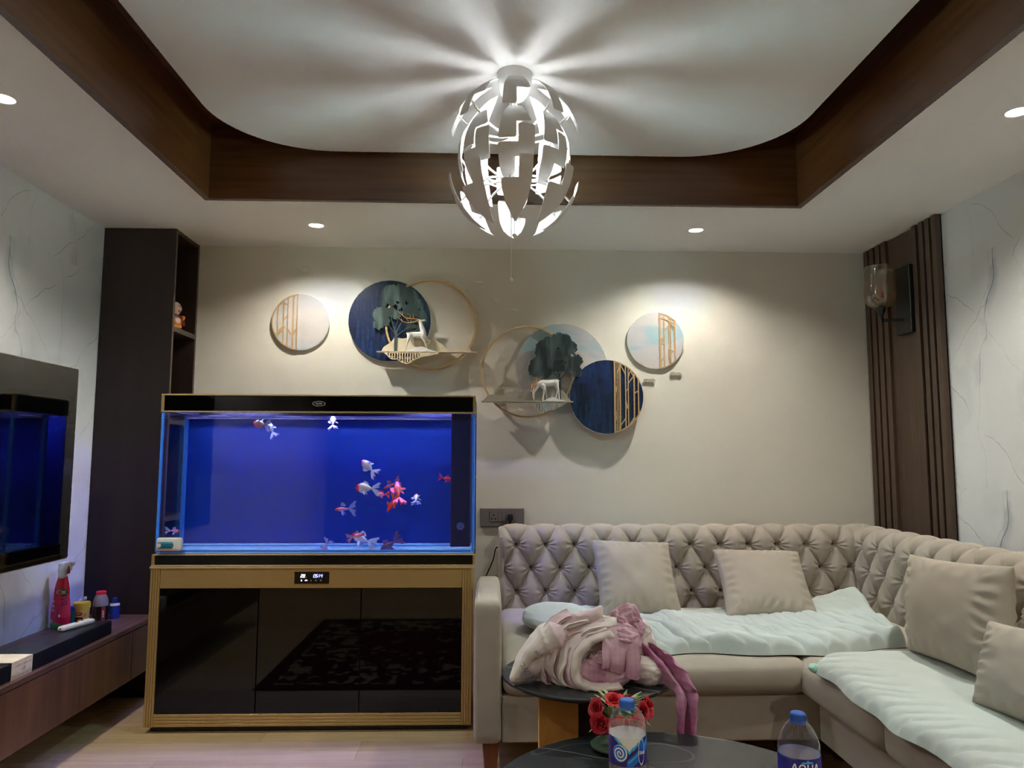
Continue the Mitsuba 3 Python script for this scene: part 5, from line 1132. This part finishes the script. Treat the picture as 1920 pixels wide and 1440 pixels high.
rl = bones([(((.215, 2.305, .668), .016), ((.262, 2.290, .700), .028)), (((.262, 2.290, .700), .028), ((.325, 2.285, .722), .022)), (((.325, 2.285, .722), .022), ((.338, 2.29, .738), .008))], .005, 6)
v = rl.vertices; rl.vertices = v + rl.vertex_normals * (.008 * (meshkit.fbm(v * 24, 3, 3) - .5))[:, None]
fold_part('rolled_fold', rl, 'rose', 31, 'rolled pink edge on top')
# drooping front flap of the pink cloth
a, b = np.meshgrid(np.linspace(0, 1, 50), np.linspace(0, 1, 24), indexing='ij')
P = np.stack([.338 + .105 * a - .012 * b + .010 * np.sin(a * 14) * b, 2.236 - .040 * np.sin(b * 2.0) - .010 * np.sin(a * 16 + 1) * b ** 2, .690 - .100 * b - .030 * a * b + .014 * np.sin(a * 3.14) * (1 - b) + .006 * np.sin(a * 19) * b ** 3], -1)
fold_part('flap', cloth(P, .004), 'pink', 41, 'pink checked flap')
# end hanging over the table edge
cl = spline([(.440, 2.330, .640), (.490, 2.270, .612), (.530, 2.225, .572), (.556, 2.190, .541), (.566, 2.172, .515), (.564, 2.168, .470), (.566, 2.168, .420), (.569, 2.170, .372)], 70)
w_ = np.interp(np.linspace(0, 1, 70), [0, .2, .4, .6, .75, 1], [.05, .05, .050, .034, .034, .030])
rows = []
for i, p in enumerate(cl):
    q = np.linspace(-1, 1, 25)
    rows.append(np.stack([p[0] + w_[i] * q * .80 + .004 * np.sin(i * .5) * q ** 2, p[1] - .016 * np.cos(q * 5 + i * .06) - .02 * q * (i < 40), p[2] + .010 * np.sin(q * 5 + 1 + i * .08) * (1 if i < 40 else .3) + (.003 * np.sin(q * 40) if i > 66 else 0)], -1))
fold_part('hanging_end', cloth(np.array(rows), .004), 'deep', 51, 'pink end hanging over the table edge')
# printed script lettering, laid on the wrap
from scipy.interpolate import griddata
M('print_grey', '#8f8783', .8, .2)
fr_ = bm.vertices[bm.vertex_normals[:, 1] < .1]
def lay(text, h, cx, cz, ang, slant=.25):
    m = meshkit.text_mesh(text, h, .0008); v = m.vertices.copy(); v[:, 0] -= (v[:, 0].min() + v[:, 0].max()) / 2; v[:, 1] -= h / 2; v[:, 0] += slant * v[:, 1]
    ca, sa = math.cos(ang), math.sin(ang); X, Z = cx + ca * v[:, 0] - sa * v[:, 1], cz + sa * v[:, 0] + ca * v[:, 1]
    Y = griddata(fr_[:, [0, 2]], fr_[:, 1], (X, Z), 'linear'); Y2 = griddata(fr_[:, [0, 2]], fr_[:, 1], (X, Z), 'nearest')
    m.vertices = np.c_[X, np.where(np.isnan(Y), Y2, Y) - .0006 - v[:, 2], Z]; return m
part(bd, 'lettering', lay('Love', .021, .112, .572, math.radians(122)), 'material_print_grey', False, label='grey script lettering')
part(bd, 'lettering', lay('you', .012, .150, .622, math.radians(150)), 'material_print_grey', False)

# ------------------------------------------------------------------ things on the console
k = thing('soundbar', 'long black soundbar lying on the console under the television', 'speaker')
part(k, 'body', rbox(-1.800, -1.674, 1.9, 3.466, .4055, .464, .004, (8, 20, 6)), 'material_black_plastic', 30)
M('grille_cloth', '#111113', .9, .1); part(k, 'grille', box(-1.6738, -1.672, 1.91, 3.456, .410, .459, .0006), 'material_grille_cloth', False)
def sleeve_fn(p, n, uv):
    c = mix(lin('#e3d9c4'), lin('#d3c4a8'), fbm(p.x * 20, p.y * 60, p.z * 30, 2))
    front = smoothstep(-1.672, -1.6705, p.x)
    bar = dr.select((p.y > 2.812) & (p.y < 2.838) & (p.z > .426) & (p.z < .440), cell_rand(p.y * 700, 3, 1), 1.)
    c = mix(c, lin('#3b2f28'), dr.select(bar < .5, .85, 0) * front)
    tx = dr.select((p.z > .446) & (p.z < .451) & (p.y > 2.77) & (p.y < 2.87), smoothstep(.5, .55, noise(p.y * 400, p.z * 300)), 0)
    mt = smoothstep(.425 + .008 * noise(p.y * 90), .412, p.z + 0.18 * (p.y - 2.81) * 0)
    c = mix(c, lin('#5a4634'), tx * front * .8)
    return mix(c, mix(lin('#7a6446'), lin('#c9b48c'), noise(p.y * 240, p.z * 300)), mt * front * .8)
M('sleeve', proc(sleeve_fn), .7, .25)
k = thing('cardboard_sleeve', 'cream printed cardboard sleeve wrapped round the near end of the soundbar', 'packaging')
sl_ = sbox(-1.8035, .4052, -1.6705, .4675).difference(sbox(-1.8015, .4052, -1.6725, .4655)); m = extr(sl_, .12); v = m.vertices; m.vertices = np.c_[v[:, 0], 2.878 - v[:, 2], v[:, 1]]
part(k, 'wrap', m, 'material_sleeve', False)
k = thing('remote_control', 'slim white remote control lying on the soundbar', 'remote control')
m = rbox(-.018, .018, -.088, .088, 0, .020, .0085, (8, 20, 6)); Mx = T().translate([-1.757, 3.330, .4645]).rotate([0, 0, 1], -14)
kk = part(k, 'body', m, 'material_white_plastic', 40); scene[kk]['to_world'] = Mx
kk = part(k, 'buttons', cat([box(-.005, .005, -.004, .004, .0198, .0212), box(-.004, .004, .03, .036, .0198, .0208)] + [lump((0, -.0882, .010), (.003, .0015, .003), sub=1, amp=0)]), 'material_black_plastic', False); scene[kk]['to_world'] = Mx
# red spray bottle
def spray_fn(p, n, uv):
    z = p.z - .405; a = dr.atan2(p.x + 1.955, 3.575 - p.y)
    c = mix(lin('#c4202a'), lin('#b01c30'), smoothstep(.13, .11, z))
    c = mix(c, lin('#3d7a35'), smoothstep(.034, .028, z + .012 * a + .006 * noise(a * 30, z * 200)))
    c = mix(c, lin('#c8323f'), smoothstep(.16, .155, z) * smoothstep(.05, .055, z) * smoothstep(.0, .05, a) * .9)
    for i in range(4): c = mix(c, lin('#6d1038'), smoothstep(.0035, .002, dr.abs(z - .147 + i * .013 - .004 * a)) * smoothstep(.1, .15, a) * smoothstep(1.2, 1.1, a))
    return c
M('spray_label', proc(spray_fn), .3, .45); M('green_print', '#2c6a2c', .4, .4); M('spray_dark', '#8a1626', .4, .4)
k = thing('spray_bottle', 'red spray bottle with a white trigger head on the console below the television', 'bottle')
sx_, sy_ = -1.962, 3.575
m = lathe([(.0005, .0005), (.036, .0005), (.041, .006), (.0425, .02), (.042, .06), (.0405, .10), (.037, .125), (.033, .145), (.0335, .155), (.032, .18), (.027, .205), (.0215, .228), (.0205, .236), (.0005, .236)], 40)
m.vertices[:, 1] *= .72; m.apply_translation((sx_, sy_, .405)); part(k, 'body', m, 'material_spray_label', 30)
gq = affinity.rotate(affinity.scale(Point(0, 0).buffer(1, 20), .026, .013), -12).intersection(sbox(-.03, -.02, .03, .02)); m = extr(gq, .0008); v = m.vertices; aa = .42 + v[:, 0] / .036
m.vertices = np.c_[sx_ + (.0365 + v[:, 2]) * np.sin(aa), sy_ - .72 * (.0365 + v[:, 2]) * np.cos(aa), .405 + .168 + v[:, 1]]; lg = part(k, 'emblem', m, 'material_green_print', False, label='green oval emblem')
ar = LineString(spline([(-.014 + .008 * math.cos(t_), .008 * math.sin(t_), 0) for t_ in np.linspace(.9, 4.2, 9)], 20)[:, :2]).buffer(.0017)
tx_ = unary_union([ar, sbox(-.004, .0005, .014, .0035).difference(unary_union([sbox(-.001 + i * .004, 0, -.0004 + i * .004, .004) for i in range(4)])), sbox(-.004, -.0055, .014, -.0025).difference(unary_union([sbox(.001 + i * .004, -.006, .0016 + i * .004, -.002) for i in range(3)]))])
m = extr(tx_, .0008); v = m.vertices; aa = .42 + v[:, 0] / .036; m.vertices = np.c_[sx_ + (.0372 + v[:, 2]) * np.sin(aa), sy_ - .72 * (.0372 + v[:, 2]) * np.cos(aa), .405 + .168 + v[:, 1]]; part(lg, 'lettering', m, 'material_print_white', False)
def stick(geom, a0, z, mat, name, R_=.0425):
    m = extr(geom, .0006); v = m.vertices; aa = a0 + v[:, 0] / R_; m.vertices = np.c_[sx_ + (R_ + v[:, 2]) * np.sin(aa), sy_ - .72 * (R_ + v[:, 2]) * np.cos(aa), .405 + z + v[:, 1]]; part(k, name, m, mat, False)
for i, z in enumerate((.118, .098, .078)): stick(Point(0, 0).buffer(.0065).difference(Point(0, 0).buffer(.005)).union(sbox(-.002, -.003, .002, .003)), -.55, z + .008, 'material_print_white', 'symbol', .0405 if z > .1 else .042)
stick(Polygon([(0, .007), (.006, 0), (0, -.007), (-.006, 0)]).difference(Point(0, 0).buffer(.002)), .22, .062, 'material_print_white', 'symbol')
stick(sbox(-.006, -.010, .006, .010).difference(unary_union([sbox(-.007, -.009 + i * .004, .007, -.0078 + i * .004) for i in range(5)])), -.72, .036, 'material_print_white', 'symbol')
hdm = bones([(((sx_, sy_, .405 + .240), .0215), ((sx_, sy_, .405 + .268), .0225)), (((sx_, sy_, .405 + .266), .0225), ((sx_ + .004, sy_, .405 + .285), .018)), (((sx_ - .010, sy_, .405 + .286), .013), ((sx_ + .044, sy_ - .004, .405 + .296), .011)), (((sx_ + .005, sy_, .405 + .270), .018), ((sx_ + .030, sy_ - .002, .405 + .286), .013)), (((sx_ + .02, sy_, .405 + .27), .012), ((sx_ + .034, sy_, .405 + .272), .010))], .004, 4)
part(k, 'spray_head', hdm, 'material_white_plastic', 40, label='white spray head')
part(k, 'trigger', wall_plate(Polygon([(sx_ + .026, .405 + .248), (sx_ + .036, .405 + .250), (sx_ + .033, .405 + .283), (sx_ + .031, .405 + .284)]), sy_ - .018, .012), 'material_spray_dark', False, label='dark red trigger')
M('green_bottle', '#1f6a56', .3, .45); M('yellow', '#e0c02a', .4, .4); M('yellow_label', '#e6c860', .45, .4); M('label_red', '#b3241e', .4, .4); M('label_dark', '#3a2410', .5, .3); M('orange', '#d98a22', .4, .4)
k = thing('small_bottle', 'small green bottle with a blue cap between the red spray bottle and yellow tub', 'bottle')
part(k, 'body', lathe([(.0005, .0005), (.0175, .0005), (.0180, .004), (.0180, .056), (.0165, .061), (.0005, .061)], 28, (-1.955, 3.668, .405)), 'material_green_bottle', 30)
part(k, 'cap', lathe([(.0005, .061), (.0165, .061), (.0165, .080), (.0150, .082), (.0005, .082)], 28, (-1.955, 3.668, .405)), 'material_cap_dark', 30, label='blue cap')
k = thing('fish_food_tub', 'yellow tub with a yellow lid and red label on the console', 'tub')
jx, jy = -1.928, 3.690
part(k, 'body', lathe([(.0005, .0005), (.0325, .0005), (.0335, .004), (.0350, .066), (.0350, .070), (.0005, .070)], 36, (jx, jy, .405)), 'material_yellow_label', 30)
part(k, 'lid', lathe([(.0005, .070), (.0370, .070), (.0375, .072), (.0375, .094), (.0355, .097), (.0005, .097)], 36, (jx, jy, .405)), 'material_yellow', 30)
def around(g, c, r, a0, z, mat, name, parent):
    m = extr(g, .0006); m = trimesh.Trimesh(*trimesh.remesh.subdivide_to_size(m.vertices, m.faces, .006), process=True); v = m.vertices; aa = a0 + v[:, 0] / r; m.vertices = np.c_[c[0] + (r + v[:, 2]) * np.sin(aa), c[1] - (r + v[:, 2]) * np.cos(aa), .405 + z + v[:, 1]]; return part(parent, name, m, mat, False)
around(sbox(-.015, -.008, .015, .007), (jx, jy), .0350, .15, .048, 'material_label_red', 'label', k)
around(sbox(-.013, -.0005, .011, .0015).union(sbox(-.010, .003, .004, .0045)), (jx, jy), .0357, .15, .047, 'material_print_white', 'lettering', k)
around(sbox(-.017, -.015, .019, .012), (jx, jy), .0345, .12, .020, 'material_label_dark', 'label', k)
around(unary_union([affinity.scale(Point(0, 0).buffer(.008), 1.3, .8), Polygon([(.008, 0), (.017, .008), (.016, -.006)])]), (jx, jy), .0353, .25, .018, 'material_orange', 'fish_print', k)
around(affinity.scale(Point(0, 0).buffer(.009), .8, 1.2), (jx, jy), .0352, .95, .040, 'material_orange', 'fish_print', k)
k = thing('dropper_bottle', 'white nozzled bottle peeking over the yellow tub beside the cabinet', 'bottle')
part(k, 'body', lathe([(.0005, .0005), (.017, .0005), (.018, .004), (.018, .070), (.010, .080), (.0005, .080)], 24, (-1.975, 3.762, .405)), 'material_white_plastic', 30)
part(k, 'nozzle', cat([lathe([(.0095, .078), (.0095, .092), (.004, .096), (.003, .108), (.0005, .108)], 20, (-1.975, 3.762, .405)), lathe([(.0005, .0), (.007, .0), (.008, .006), (.006, .014), (.0005, .016)], 16, (-1.951, 3.760, .500)), tube([(-1.969, 3.762, .497), (-1.951, 3.760, .505)], .0045, 8)]), 'material_white_plastic', 30)
scene['material_clear_plastic'] = {'type': 'principledthin', 'base_color': rgb('#c4beb0'), 'roughness': .3, 'spec_trans': .45, 'diff_trans': .7, 'eta': 1.5}
M('cola', '#120806', .15, .5); M('cap_red', '#d8202e', .35, .45); M('label_brown', '#7d3428', .4, .4)
k = thing('drink_bottle', 'clear bottle half full of dark drink with a red cap beside the dark cabinet', 'bottle')
dx_, dy_ = -1.868, 3.745
pr = [(.0340, .070), (.0345, .080), (.033, .094), (.027, .112), (.0215, .122), (.0205, .128)]
part(k, 'body', lathe(pr, 36, (dx_, dy_, .405)), 'material_clear_plastic', True, label='clear plastic body')
part(k, 'drink', lathe([(.0005, .0005), (.030, .0005), (.0343, .006), (.0343, .070), (.0005, .070)], 36, (dx_, dy_, .405)), 'material_cola', 30, label='dark drink')
part(k, 'cap', lathe([(.0005, .138), (.0205, .138), (.0225, .136), (.0225, .124), (.0005, .124)][::-1], 30, (dx_, dy_, .405)), 'material_cap_red', 30, label='red cap')
around(sbox(-.009, -.034, .009, .033), (dx_, dy_), .0345, .85, .035, 'material_label_brown', 'label', k); around(sbox(-.008, -.034, .008, .033), (dx_, dy_), .0345, -.95, .035, 'material_label_brown', 'label', k)
around(unary_union([sbox(-.003, -.016 + i * .011, .003, -.008 + i * .011).difference(sbox(-.0012, -.014 + i * .011, .0012, -.010 + i * .011)) for i in range(3)]), (dx_, dy_), .0352, .82, .036, 'material_print_white', 'lettering', k)
M('navy_bottle', '#1c2f7a', .3, .45)
k = thing('small_bottle', 'small navy blue bottle half hidden behind the red capped drink bottle', 'bottle')
part(k, 'body', lathe([(.0005, .0005), (.0205, .0005), (.0215, .004), (.0215, .066), (.0185, .074), (.0005, .074)], 28, (-1.822, 3.790, .405)), 'material_navy_bottle', 30)
part(k, 'cap', lathe([(.0005, .074), (.0115, .074), (.0115, .096), (.010, .099), (.0005, .099)], 24, (-1.822, 3.790, .405)), 'material_navy_bottle', 30)
part(k, 'collar', lathe([(.0190, .0735), (.0220, .0690), (.0222, .062), (.0216, .062)], 28, (-1.822, 3.790, .405)), 'material_white_plastic', 30)
k = thing('cup', 'white cup on the console, cut by the left picture edge', 'cup')
part(k, 'body', lathe([(.0005, .0005), (.026, .0005), (.028, .003), (.034, .078), (.0345, .080), (.033, .080), (.027, .006), (.0005, .005)], 32, (-1.980, 3.120, .405)), 'material_white_plastic', 30)
